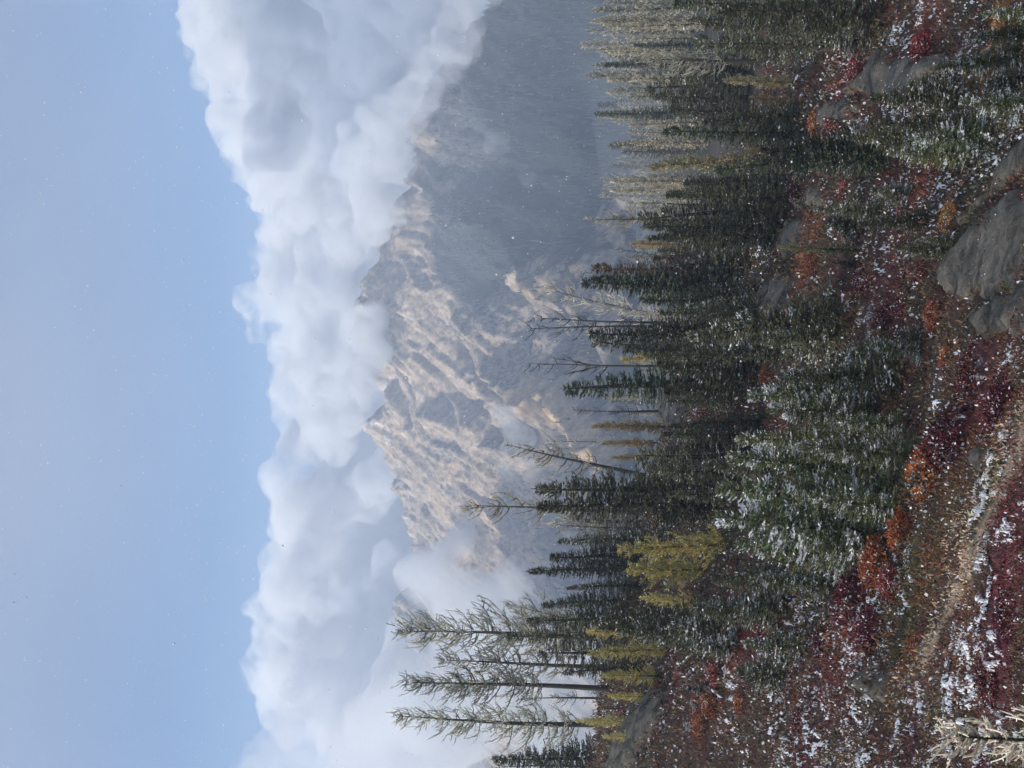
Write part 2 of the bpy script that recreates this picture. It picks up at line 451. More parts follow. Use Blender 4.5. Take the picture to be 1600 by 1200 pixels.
def snow_amount(x, y):
    """0..1: how much of last night's snow lies here (drifts, hollows, the trail bank)."""
    s = 0.25 + 1.2 * (fbm(x * 0.2, y * 0.09, 71, 3) - 0.4)
    for ix, iy, r, k in SNOWZ:
        s = s + k * np.exp(-(((x - ix) ** 2 + (y - iy) ** 2) / r ** 2))
    return np.clip(s, 0, 1)
SNOWZ = []
for ix, iy, r, k in ((1180, 170, 4, .8), (1300, 100, 5, .5), (1420, 40, 4, .5), (1290, 1130, 3.5, .6), (1340, 1080, 2.5, .6), (1330, 1150, 3, .6), (1550, 600, 2.2, .4), (1380, 400, 3, .5),
                     (1540, 1000, 1.6, .3), (1080, 660, 4, .6), (1140, 1150, 3, .5), (1470, 740, 2, .4), (1470, 850, 2.2, -.9), (1540, 400, 3, -.6), (1440, 950, 2, -.4), (1580, 960, 1.2, -.4), (1180, 500, 4, .2), (1500, 950, 1.5, .6), (1550, 880, 1.6, .15), (1490, 1050, 2.2, .3), (1560, 780, 1.3, .1), (1420, 1080, 2.5, .3), (1250, 1080, 3, .4)):
    p = hit(ix, iy); SNOWZ.append((p[0], p[1], r, k))

# ------------------------------------------------------------------ ground sheet
def build_ground():
    na, nr = 430, 520
    ang = np.linspace(-0.85, 0.85, na); rad = np.exp(np.linspace(math.log(2.0), math.log(2600), nr))
    A, Rr = np.meshgrid(ang, rad, indexing='ij')
    x = Rr * np.tan(A * 0.8) * 1.0; y = Rr * np.ones_like(A)
    z = ground(x, y)
    v = np.stack([x, y, z], -1).reshape(-1, 3)
    i, j = np.meshgrid(np.arange(na - 1), np.arange(nr - 1), indexing='ij')
    a = (i * nr + j).ravel()
    f = np.stack([a, a + nr, a + nr + 1, a + 1], 1)
    me = mesh_data('ground', v, f, heath_colour(x.ravel(), y.ravel()), True)
    at_ = me.attributes.new('Snow', 'FLOAT', 'POINT'); at_.data.foreach_set('value', (snow_amount(x.ravel(), y.ravel()) * (1 - sstep(90, 160, y.ravel()))).astype(np.float32))
    tag(link('ground', me, M_GROUND), kind='structure')
build_ground()

# ------------------------------------------------------------------ the mountain
CREST = [(-250, 760, 1750), (0, 700, 1700), (180, 650, 1640), (250, 612, 1600), (330, 660, 1600), (400, 625, 1570), (440, 610, 1560), (475, 614, 1550), (520, 595, 1510), (545, 566, 1500), (575, 588, 1500), (650, 560, 1500), (730, 555, 1480), (810, 590, 1450), (870, 630, 1400), (950, 640, 1350), (1000, 650, 1300), (1050, 690, 1250), (1140, 738, 1200), (1200, 775, 1150), (1330, 840, 1080), (1500, 900, 1000)]
SPURS = [
    ([(805, 588, 1450), (735, 690, 1300), (640, 742, 1180), (580, 800, 1080), (553, 850, 980), (508, 893, 900), (470, 935, 820), (420, 1000, 720)], 1.15),
    ([(700, 585, 1490), (650, 650, 1380), (615, 705, 1290), (570, 760, 1200)], 1.2),
    ([(450, 600, 1555), (442, 680, 1420), (405, 760, 1300), (340, 820, 1200), (290, 880, 1080), (250, 950, 950)], 1.05),
    ([(545, 550, 1500), (520, 640, 1400), (525, 720, 1280), (490, 800, 1150)], 1.2),
    ([(330, 655, 1600), (330, 720, 1450), (270, 800, 1320), (200, 870, 1200)], 1.0),
    ([(905, 640, 1370), (850, 730, 1180), (800, 800, 1020), (730, 860, 900), (650, 930, 780)], 0.75),
    ([(1050, 690, 1250), (1040, 790, 1050), (1000, 880, 900), (960, 960, 760)], 0.55),
    ([(1190, 770, 1160), (1230, 860, 950), (1200, 950, 760)], 0.5),
]
SHADED_BOWL = [(635, 325), (665, 395), (692, 448), (712, 468), (745, 478), (775, 450), (800, 425), (850, 395), (890, 400), (930, 330), (990, 300), (990, -120), (700, -120), (735, 0), (710, 60), (668, 130), (655, 172), (690, 215), (655, 262)]  # outline of the cloud-shaded slope, darkened through its colour
def build_mountain():
    x0, x1, y0, y1, st = -700, 620, 600, 1780, 2.5
    X, Y = np.meshgrid(np.arange(x0, x1, st), np.arange(y0, y1, st), indexing='ij')
    wx = X + 26 * (fbm(X / 90, Y / 90, 3, 3) - 0.5) * 2; wy = Y + 26 * (fbm(X / 90, Y / 90, 8, 3) - 0.5) * 2
    def ridge_h(P, k):
        P = np.array([at(*p) for p in P]); h = np.full(X.shape, -1e9)
        for a, b in zip(P[:-1], P[1:]):
            ab = b[:2] - a[:2]; t = np.clip(((wx - a[0]) * ab[0] + (wy - a[1]) * ab[1]) / (ab @ ab), 0, 1)
            d = np.hypot(wx - a[0] - t * ab[0], wy - a[1] - t * ab[1])
            h = np.maximum(h, a[2] + (b[2] - a[2]) * t - k * d)
        return h
    hs = [ridge_h(CREST, 0.72)] + [ridge_h(p, k) for p, k in SPURS]
    s = 5.0
    hm = np.max(hs, axis=0)
    h = hm + s * np.log(sum(np.exp((q - hm) / s) for q in hs)) - s * 0.3
    up = sstep(-60, 60, h)
    al = -0.38 * X - 0.92 * Y + 30 * fbm(X / 120, Y / 120, 61, 3); ac = 0.92 * X - 0.38 * Y + 60 * fbm(X / 150, Y / 150, 66, 3)
    sp = np.maximum.reduce(hs[1:])                      # keep the named spurs readable
    h = h + up * (30 * (ridged(ac / 95, al / 460, 4, 4, 0.5) - 0.62) + 19 * (ridged(ac / 22, al / 190, 24, 4, 0.55) - 0.6)) + 8 * (ridged(ac / 8, al / 50, 14, 4, 0.65) - 0.6) * (0.3 + up)
    crest = np.array([at(*p) for p in CREST])
    h = np.maximum(h, -70)
    gx, gy = np.gradient(h, st)
    slope = np.hypot(gx, gy)
    # pale rock, tan turf and low conifer stands, with the bowl's shade painted in
    n1 = fbm(ac / 45, al / 110, 31, 4); n2 = fbm(ac / 9, al / 30, 37, 4); n3 = fbm(X / 4.5, h / 4.5, 39, 3)
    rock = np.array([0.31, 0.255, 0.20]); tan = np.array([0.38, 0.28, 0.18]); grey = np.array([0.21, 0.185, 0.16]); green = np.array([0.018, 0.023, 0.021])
    w = (0.7 * sstep(0.42, 0.62, n1 + 0.25 * (n2 - 0.5)))[..., None]
    c = rock * (1 - w) + grey * w
    w = (sstep(0.5, 0.62, n2) * 0.35 + .3 * sstep(.5, .65, fbm(X / 110, Y / 110, 333, 3)))[..., None]; c = c * (1 - w) + tan * w
    # cloud shade on the right bowl, painted as dark green conifer cover
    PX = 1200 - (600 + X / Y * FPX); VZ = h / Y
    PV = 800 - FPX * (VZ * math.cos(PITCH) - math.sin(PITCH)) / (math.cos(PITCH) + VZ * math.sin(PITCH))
    bowl = sstep(-7, 7, inside_sd(PV, PX, np.array(SHADED_BOWL, float)) + 26 * (n2 - 0.5) + 16 * (n1 - .5)) * sstep(1380, 1330, Y)
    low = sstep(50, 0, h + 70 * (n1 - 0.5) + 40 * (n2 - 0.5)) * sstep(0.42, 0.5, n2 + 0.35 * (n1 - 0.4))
    dots = 0 * n3
    A = np.array([at(*p) for p in SPURS[0][0]])
    tip = np.minimum(polyline_dist(X, Y, A[3:7, :2]) / 26, 1.0)
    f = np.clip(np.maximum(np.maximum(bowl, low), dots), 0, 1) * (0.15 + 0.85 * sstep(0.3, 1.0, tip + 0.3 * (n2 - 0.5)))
    t2 = (1 - sstep(0.2, 0.9, tip + 0.4 * (n2 - 0.5)))[..., None]
    c = c * (1 - t2) + np.array([0.46, 0.33, 0.2]) * t2
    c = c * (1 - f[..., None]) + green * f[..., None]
    sn = (sstep(0.68, 0.72, fbm(X / 9, Y / 9, 77, 4)) * sstep(90, 200, h) * 0.35)[..., None]
    c = c * (1 - sn) + np.array([0.7, 0.72, 0.75]) * sn
    rc = (.62 * sstep(60, 190, X) * sstep(1120, 1200, Y))[..., None]; c = c * (1 - rc) + np.array([.085, .082, .08]) * rc  # haze put into the colour: right-hand crest turned grey
    nx, ny = X.shape
    i, j = np.meshgrid(np.arange(nx - 1), np.arange(ny - 1), indexing='ij')
    a = (i * ny + j)[(np.abs(X) < .37 * Y + 40)[:-1, :-1]]
    faces = np.stack([a, a + ny, a + ny + 1, a + 1], 1)
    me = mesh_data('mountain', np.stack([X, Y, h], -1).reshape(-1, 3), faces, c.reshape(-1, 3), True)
    sp_ = me.attributes.new('Speck', 'FLOAT', 'POINT'); sp_.data.foreach_set('value', np.clip((1 - .8 * t2[..., 0]) * (.35 + 1.1 * (n1 - .3)) * (1 - f), 0, .9).astype(np.float32).ravel())
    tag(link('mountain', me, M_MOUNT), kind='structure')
    return X, Y, h, f, st, x0, y0
MX, MY, MH, MF, MST, MX0, MY0 = build_mountain()

def build_far_forest():
    rng = np.random.default_rng(5)
    n = 34000
    i = rng.integers(0, MX.shape[0], n); j = rng.integers(0, int(MX.shape[1] * 0.62), n)
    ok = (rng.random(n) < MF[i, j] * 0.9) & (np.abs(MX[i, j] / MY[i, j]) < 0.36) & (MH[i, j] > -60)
    i, j = i[ok], j[ok]
    x = MX[i, j] + rng.uniform(-2, 2, len(i)); y = MY[i, j] + rng.uniform(-2, 2, len(i)); z = MH[i, j] - 1.5
    H = rng.uniform(4, 8.5, len(i)); r = H * rng.uniform(.14, .22, len(i))
    V = []; F = []; C = []; k = 0
    buf = Buf()
    a5 = np.linspace(0, 2 * math.pi, 5, endpoint=False)
    for lo, hi, rr in ((0.0, 0.6, 1.0), (0.35, 1.0, 0.62)):
        ring = np.stack([x[:, None] + np.cos(a5) * (r * rr)[:, None] * rng.uniform(.6, 1.3, (len(x), 5)), y[:, None] + np.sin(a5) * (r * rr)[:, None], (z + H * lo)[:, None] + rng.uniform(-.5, .5, (len(x), 5))], -1)
        top = np.stack([x, y, z + H * hi], -1)[:, None, :]
        v = np.concatenate([ring, top], 1)
        base = np.arange(len(x))[:, None] * 6
        tri = np.array([[q, (q + 1) % 5, 5, 5] for q in range(5)])
        f = (base[:, :, None] + tri[None]).reshape(-1, 4)
        buf.v.append(v.reshape(-1, 3)); buf.f.append(f[:, :3] + buf.n); buf.n += v.shape[0] * 6
        g = rng.uniform(0.6, 1.5, len(x))[:, None] * np.where(rng.random(len(x))[:, None] < 0.03, np.array([[0.05, 0.048, 0.035]]), np.array([[0.016, 0.020, 0.018]]))
        buf.c.append(np.repeat(g, 6, axis=0))
    me = buf.mesh('far_forest')
    tag(link('far_forest', me, M_LEAF), 'distant dark conifer forest on the hazy mountain slopes', 'forest', kind='stuff')
build_far_forest()

# ------------------------------------------------------------------ clouds and haze
def vapour_mat(name, tone, density, aniso, voxel):
    m = volume_mat(name, tone, density, aniso); nt = m.node_tree; L = nt.links.new
    pv = [n for n in nt.nodes if n.type == 'PRINCIPLED_VOLUME'][0]
    tc = nt.nodes.new('ShaderNodeTexCoord')
    nz = nt.nodes.new('ShaderNodeTexNoise'); nz.inputs['Scale'].default_value = 0.11 / voxel; nz.inputs['Detail'].default_value = 4.0; nz.inputs['Roughness'].default_value = 0.62; nz.inputs['Distortion'].default_value = 0.5
    L(tc.outputs['Object'], nz.inputs['Vector'])
    mr = nt.nodes.new('ShaderNodeMapRange'); mr.interpolation_type = 'SMOOTHSTEP'
    mr.inputs[1].default_value = 0.36; mr.inputs[2].default_value = 0.66; mr.inputs[3].default_value = 0.0; mr.inputs[4].default_value = density * 2.6
    L(nz.outputs[0], mr.inputs[0]); L(mr.outputs[0], pv.inputs['Density'])
    m.cycles.volume_step_rate = STEP
    return m
STEP = 0.25

def _sphere():
    import bmesh
    bm = bmesh.new(); bmesh.ops.create_icosphere(bm, subdivisions=2, radius=1.0)
    v = np.array([p.co[:] for p in bm.verts]); f = np.array([[q.index for q in t.verts] for t in bm.faces]); bm.free()
    return v, f
SPH_V, SPH_F = _sphere()

def cloud(name, label, puffs, density, voxel, seed, rough=1.0, tone=(0.80, 0.825, 0.865), aniso=0.2):
    """puffs: (picture x, picture y, distance, radius in picture px)."""
    rng = np.random.default_rng(seed)
    cs = []; rs = []
    for ix, iy, d, rp in puffs:
        r = rp / FPX * d; c = img(ix, iy, d)
        cs.append(c); rs.append(r)
        for k in range(9):
            dv = rng.normal(size=3); dv /= np.linalg.norm(dv)
            if dv[2] < -0.3: dv[2] *= -0.5
            rr = r * rng.uniform(.28, .5)
            cs.append(c + dv * r * rng.uniform(.72, .98)); rs.append(rr)
            for q in range(3):
                d2 = rng.normal(size=3); d2 /= np.linalg.norm(d2)
                cs.append(c + dv * r * .9 + d2 * rr * .85); rs.append(rr * rng.uniform(.3, .55))
    cs = np.array(cs); rs = np.array(rs)
    v = (cs[:, None, :] + rs[:, None, None] * SPH_V[None]).reshape(-1, 3)
    f = (np.arange(len(cs))[:, None, None] * len(SPH_V) + SPH_F[None]).reshape(-1, 3)
    me = mesh_data(name, v, f)
    o = link(name, me)
    rm = o.modifiers.new('union', 'REMESH'); rm.mode = 'VOXEL'; rm.voxel_size = voxel
    for sz, st in ((voxel * 9, voxel * 3.0), (voxel * 3.5, voxel * 1.4)):
        tx = bpy.data.textures.new(name + '_noise', 'CLOUDS'); tx.noise_scale = sz; tx.noise_depth = 3
        dm = o.modifiers.new('billow', 'DISPLACE'); dm.texture = tx; dm.texture_coords = 'GLOBAL'; dm.strength = st * 2 * rough; dm.mid_level = 0.5
    r2 = o.modifiers.new('weld', 'REMESH'); r2.mode = 'VOXEL'; r2.voxel_size = voxel * .9
    me.materials.append(vapour_mat(name + '_vapour', tone, density, aniso, voxel))
    tag(o, label, 'cloud', kind='stuff')
    return o

BACK = 2150
bank = []
rngc = random.Random(3)
TOPS = [(0, 285), (50, 283), (100, 310), (150, 325), (200, 338), (250, 362), (300, 385), (350, 400), (400, 395), (460, 384), (500, 412), (560, 414), (600, 428), (650, 438), (700, 444), (740, 422), (800, 420), (850, 432), (900, 405), (950, 390), (1000, 384), (1050, 388), (1090, 405), (1130, 470), (1180, 560)]
for iy, ix in TOPS:
    r = rngc.uniform(48, 72)
    bank.append((ix + r, iy, BACK + rngc.uniform(-60, 60), r))
    bank.append((ix + r + 75, iy + rngc.uniform(-20, 20), BACK + rngc.uniform(-120, 40), 85))
    bank.append((ix + r + 190, iy + rngc.uniform(-20, 20), BACK + rngc.uniform(-120, 40), 110))
for iy in (-60, -130): bank += [(360, iy, BACK, 90), (480, iy, BACK, 110), (620, iy, BACK, 120), (760, iy, BACK - 60, 110)]
bank += [(700, 60, BACK - 60, 95), (730, 0, BACK - 60, 100), (680, 140, BACK - 60, 80)]
for k in range(70):
    iy = rngc.uniform(-40, 1150); j = min(range(len(TOPS)), key=lambda q: abs(TOPS[q][0] - iy))
    bank.append((TOPS[j][1] + rngc.uniform(35, 190), iy, BACK - rngc.uniform(90, 230), rngc.uniform(22, 52)))
cloud('cloud_bank', 'long white cumulus bank behind the mountain crest', bank, 0.015, 6, 1, rough=1.7)
cloud('cloud_veil', 'grey cloud lying low over the shaded right hand ridge', [(480, 60, 1750, 105), (560, 150, 1720, 95), (600, 40, 1600, 95), (450, 200, 1800, 70), (660, 20, 1520, 75), (690, -30, 1450, 70), (620, 110, 1600, 60), (600, 190, 1600, 50), (740, -60, 1400, 70), (690, 60, 1480, 45)], 0.018, 7, 2, rough=1.4, tone=(0.52, 0.57, 0.66))  # shade from the bank is put into this darker tone
cloud('summit_cloud', 'soft cloud clinging to the summit crest of the mountain', [(505, 560, 1560, 50), (500, 480, 1570, 55), (520, 400, 1560, 55), (560, 320, 1480, 50), (575, 250, 1420, 45), (500, 640, 1580, 40), (552, 600, 1440, 36), (560, 560, 1420, 40), (560, 520, 1420, 38), (535, 450, 1420, 30), (560, 385, 1420, 34), (580, 345, 1370, 38), (585, 300, 1340, 38), (590, 250, 1320, 36), (605, 205, 1290, 36), (575, 600, 1400, 34), (578, 555, 1390, 36), (570, 510, 1390, 32), (545, 400, 1400, 36), (600, 330, 1330, 30), (540, 620, 1420, 34), (548, 655, 1420, 26), (520, 690, 1560, 40), (575, 635, 1400, 20)], 0.022, 5, 3, rough=1.6)
cloud('cloud_veil', 'dull thin fog fading into blue sky near the lower edge', [(480, 1170, 1900, 80), (570, 1140, 1880, 80), (440, 1240, 1900, 90), (560, 1240, 1880, 110), (400, 1190, 1920, 45)], 0.005, 8, 12, rough=1.5, tone=(.8, .82, .87))
cloud('mist', 'bright mist puff drifting before the lower left rock slopes', [(690, 880, 1020, 42), (725, 850, 1010, 26), (720, 930, 1040, 60), (660, 915, 1050, 40), (780, 960, 1040, 60), (800, 890, 1030, 28), (690, 905, 980, 40), (650, 890, 1000, 26)], 0.026, 4, 4, rough=1.5)
cloud('mist', 'big pale mist bank behind the tall frosted larches', [(760, 1010, 1100, 90), (840, 1080, 1050, 100), (700, 1100, 1150, 110), (640, 1180, 1200, 110), (900, 1180, 900, 100), (560, 1150, 1300, 70), (640, 1040, 1200, 60), (900, 1000, 1000, 60)], 0.012, 8, 5)
cloud('mist', 'snow shower haze hanging in the far larch stand', [(1095, -40, 215, 190), (1090, 90, 225, 195), (1100, 200, 235, 180), (1105, 290, 255, 150)], 0.0024, 5, 9, rough=.6, tone=(.8, .85, .93))
cloud('mist', 'thin wisp of mist under the sunlit tan spur', [(790, 650, 930, 20), (805, 680, 930, 22), (800, 720, 930, 24), (830, 735, 930, 18)], 0.016, 3, 6, rough=1.4)
cloud('mist', 'small wisp of mist on the shaded, forested slope', [(745, 180, 900, 9), (755, 192, 900, 13), (765, 205, 895, 11), (778, 214, 890, 13), (790, 228, 890, 9), (803, 250, 885, 8), (812, 268, 880, 12), (826, 284, 880, 9), (838, 292, 880, 6)], 0.009, 2, 7, rough=1.8)
cloud('mist', 'grey mist spilling over the shaded right hand ridge', [(628, 190, 1230, 44), (650, 150, 1200, 46), (672, 110, 1150, 46), (705, 60, 1120, 46), (735, 10, 1080, 46), (760, -50, 1060, 50), (620, 235, 1260, 40)], 0.014, 4, 8, rough=1.6, tone=(0.8, 0.82, 0.87))

def cloud_deck():
    """Shower cloud overhead: thick above the camera, thinning to a veil where it enters the picture."""
    nx, ny = 120, 120
    X, Y = np.meshgrid(np.linspace(-2200, 1700, nx), np.linspace(-1800, 1300, ny), indexing='ij')
    n = fbm(X / 260, Y / 260, 81, 4)
    edge = sstep(700, 150, Y + 260 * (n - .5)) * sstep(-2200, -1800, X) * sstep(1700, 1300, X) * sstep(-1800, -1400, Y)
    veil = sstep(1080, 620, Y + 420 * (n - .5)) * sstep(-2200, -1800, X) * sstep(1700, 1300, X) * sstep(-1800, -1400, Y)
    th = 1.0 + 210 * edge * (0.55 + 0.9 * n) + 160 * veil
    lo = np.stack([X, Y, 292 + 25 * n * edge], -1).reshape(-1, 3); hi = lo.copy(); hi[:, 2] += th.ravel()
    i, j = np.meshgrid(np.arange(nx - 1), np.arange(ny - 1), indexing='ij'); a = (i * ny + j).ravel()
    f = np.stack([a, a + ny, a + ny + 1, a + 1], 1); N = nx * ny
    F = [f[:, ::-1], f + N]
    def wall(ids): 
        q = np.stack([ids[:-1], ids[1:], ids[1:] + N, ids[:-1] + N], 1); return q
    F += [wall(np.arange(ny))[:, ::-1], wall((nx - 1) * ny + np.arange(ny)), wall(np.arange(nx) * ny), wall(np.arange(nx) * ny + ny - 1)[:, ::-1]]
    o = link('cloud_deck', mesh_data('cloud_deck', np.concatenate([lo, hi]), np.concatenate(F)))
    o.data.materials.append(volume_mat('shower_cloud', (0.97, 0.97, 0.98), 0.0013, 0.3))
    tag(o, 'thin grey cloud veil overhead whose ragged edge dims the blue sky', 'cloud', kind='stuff')
cloud_deck()

def haze_box():
    x, y0, y1, z0, z1 = 900, -200, 2000, -230, 285
    v = [(sx * x, y, z) for z in (z0, z1) for y in (y0, y1) for sx in (-1, 1)]
    f = [(0, 2, 3, 1), (4, 5, 7, 6), (0, 1, 5, 4), (2, 6, 7, 3), (0, 4, 6, 2), (1, 3, 7, 5)]
    o = link('haze', mesh_data('haze', v, f))
    o.data.materials.append(volume_mat('haze_air', (0.64, 0.76, 0.98), 0.00042, 0.0))
    tag(o, 'pale bluish haze filling the valley air', 'haze', kind='stuff')
haze_box()

# ------------------------------------------------------------------ rocks
ROCKS = []
def rock(label, outline, height, res=0.14, seed=0, strike=(1.0, 0.4), ledge=0.5):
    P = np.array([hit(ix, iy)[:2] for ix, iy in outline])
    ROCKS.append(P)
    lo = P.min(0) - 0.6; hi = P.max(0) + 0.6
    res = max(res, math.sqrt((hi - lo).prod() / 16000))
    X, Y = np.meshgrid(np.arange(lo[0], hi[0], res), np.arange(lo[1], hi[1], res), indexing='ij')
    sd = inside_sd(X, Y, P) + 1.3 * (fbm(X * 0.8, Y * 0.8, seed + 3, 5, .6) - 0.5)
    g = ground0(X, Y) + 0.88 * (fbm(X * 0.22, Y * 0.22, 5, 4) - 0.5)
    s1, s2 = strike; n = math.hypot(s1, s2); s1 /= n; s2 /= n
    along = X * s1 + Y * s2; across = -X * s2 + Y * s1
    warp = across + 0.5 * fbm(along * 0.5, across * 0.5, seed + 7, 3)
    strata = ridged(along * 0.22, warp * 1.1, seed + 11, 5, 0.6)
    step = np.floor(warp * 1.3 + 0.6 * fbm(along * 0.4, across * 0.2, seed, 3)) % 3
    z = g - 0.35 + (height + 0.35) * sstep(-0.15, 0.22, sd) * (0.85 + 0.15 * fbm(X * 0.5, Y * 0.5, seed, 3)) + sstep(0, 0.4, sd) * (ledge * 0.75 * (strata - 0.6) + 0.16 * step * ledge + 0.3 * ledge * (ridged(X * 1.3, Y * 1.3, seed + 5, 4, .6) - .6) + 0.10 * (ridged(along * 1.6, warp * 4.2, seed + 8, 3, .6) - .6))
    keep = sd > -0.45
    nx, ny = X.shape
    i, j = np.meshgrid(np.arange(nx - 1), np.arange(ny - 1), indexing='ij')
    a = (i * ny + j)
    k = keep[:-1, :-1] & keep[1:, :-1] & keep[1:, 1:] & keep[:-1, 1:]
    a = a[k]
    f = np.stack([a, a + ny, a + ny + 1, a + 1], 1)
    used = np.unique(f); remap = np.full(nx * ny, -1); remap[used] = np.arange(len(used))
    v = np.stack([X, Y, z], -1).reshape(-1, 3)[used]; f = remap[f]
    c0 = v.mean(0); c0[2] = v[:, 2].min()
    # close the slab below, so that it is a solid body
    b = v.copy(); b[:, 2] = np.minimum(b[:, 2] - 0.02, g.ravel()[used] - 0.6); m = len(v)
    F = np.concatenate([f, f[:, ::-1] + m])
    o = link('rock_outcrop', mesh_data('rock_outcrop', np.concatenate([v, b]) - c0, F, None, False), M_ROCK)
    o.location = c0
    me = o.data
    tag(o, label, 'rock', 'bare rock on the hillside')
rock('broad sloping grey rock slab in the lower right, largest bare rock', [(1480, 448), (1492, 395), (1530, 345), (1580, 300), (1650, 280), (1655, 400), (1575, 450), (1505, 495)], 0.16, seed=1, strike=(1.0, 0.55), ledge=0.55)
rock('pale grey rock strip above the broad slab, beside the short fir', [(1492, 372), (1530, 315), (1600, 225), (1650, 190), (1652, 250), (1575, 290)], 0.22, seed=13, strike=(1.0, 0.55), ledge=0.5)
rock('fissured grey slab crossed by a bare stick, below the broad slab', [(1510, 502), (1572, 460), (1655, 412), (1655, 500), (1570, 545)], 0.14, seed=15, strike=(1.0, 0.55), ledge=0.7)
rock('low grey slab breaking the heath between red bush and small fir', [(1395, 300), (1412, 270), (1440, 285), (1425, 320)], 0.2, seed=16, ledge=0.4)
rock('smooth pale grey rock face below the reddish bushes near the top edge', [(1342, 142), (1372, 100), (1392, 78), (1420, 92), (1470, 92), (1478, 110), (1440, 142), (1400, 158), (1352, 152)], 0.5, seed=2, ledge=0.4)
rock('long thin grey rock strip beside the orange bush near the top', [(1285, 172), (1330, 148), (1345, 165), (1320, 200), (1298, 205)], 0.35, seed=3, ledge=0.4)
rock('sloping grey rock rib below the yellow larches, making a clean skyline', [(962, 1215), (985, 1145), (1030, 1085), (1048, 1075), (1042, 1112), (1012, 1165), (990, 1215)], 0.5, seed=4, strike=(1, 0.5), ledge=0.5)
rock('grey rock slab left of the small orange bush in mid slope', [(1188, 482), (1210, 445), (1232, 418), (1252, 440), (1225, 492)], 0.4, seed=5, ledge=0.5)
rock('rounded pale boulder in red heath beside the dark low firs', [(1262, 312), (1275, 292), (1292, 300), (1290, 318)], 0.5, seed=6, ledge=0.2)
rock('brownish grey rock patch beside the pale green larch', [(1222, 372), (1240, 345), (1265, 352), (1258, 378), (1235, 392)], 0.35, seed=7, ledge=0.5)
rock('broken grey rocks showing through heath on the snowy near bank', [(1330, 1062), (1352, 1030), (1395, 1050), (1385, 1085), (1345, 1092)], 0.22, seed=8, ledge=0.7)
rock('snow dusted grey rock below the pale golden larches', [(1042, 655), (1040, 610), (1068, 598), (1082, 630), (1075, 668)], 0.6, seed=9, ledge=0.5)
rock('small flat grey stone in maroon heath near the trail', [(1538, 712), (1545, 698), (1558, 702), (1552, 718)], 0.3, seed=10, ledge=0.2)
rock('grey rock ledge right under the small snowy fir', [(1465, 190), (1500, 205), (1545, 240), (1560, 225), (1530, 195), (1490, 175)], 0.3, seed=12, ledge=0.6)

# ------------------------------------------------------------------ trees
SNOWC = np.array([0.80, 0.82, 0.85]); 

def trunk_mesh(H, r, seed, col=(0.045, 0.038, 0.032), bend=0.02, top=0.97, snow=0.0):
    rng = np.random.default_rng(seed)
    b = Buf(); m = 14
    s = np.linspace(0, 1, m)
    px = H * bend * (np.sin(s * 3 + rng.uniform(0, 6)) - np.sin(rng.uniform(0, 0))) * s
    py = H * bend * np.sin(s * 2.3 + rng.uniform(0, 6)) * s
    P = np.stack([px, py, s * H * top - 0.25], -1)
    tubes(b, P[None], [r], [r * 0.12], 8, np.array([col]), np.array([col]) * 1.2)
    fl = np.stack([px[:3], py[:3], np.array([-0.3, 0.0, 0.35])], -1)
    tubes(b, fl[None], [r * 1.7], [r * 0.98], 8, np.array([col]))
    return b.mesh('trunk', True), P

def path_at(P, z):
    return np.stack([np.interp(z, P[:, 2], P[:, 0]), np.interp(z, P[:, 2], P[:, 1]), z], -1)

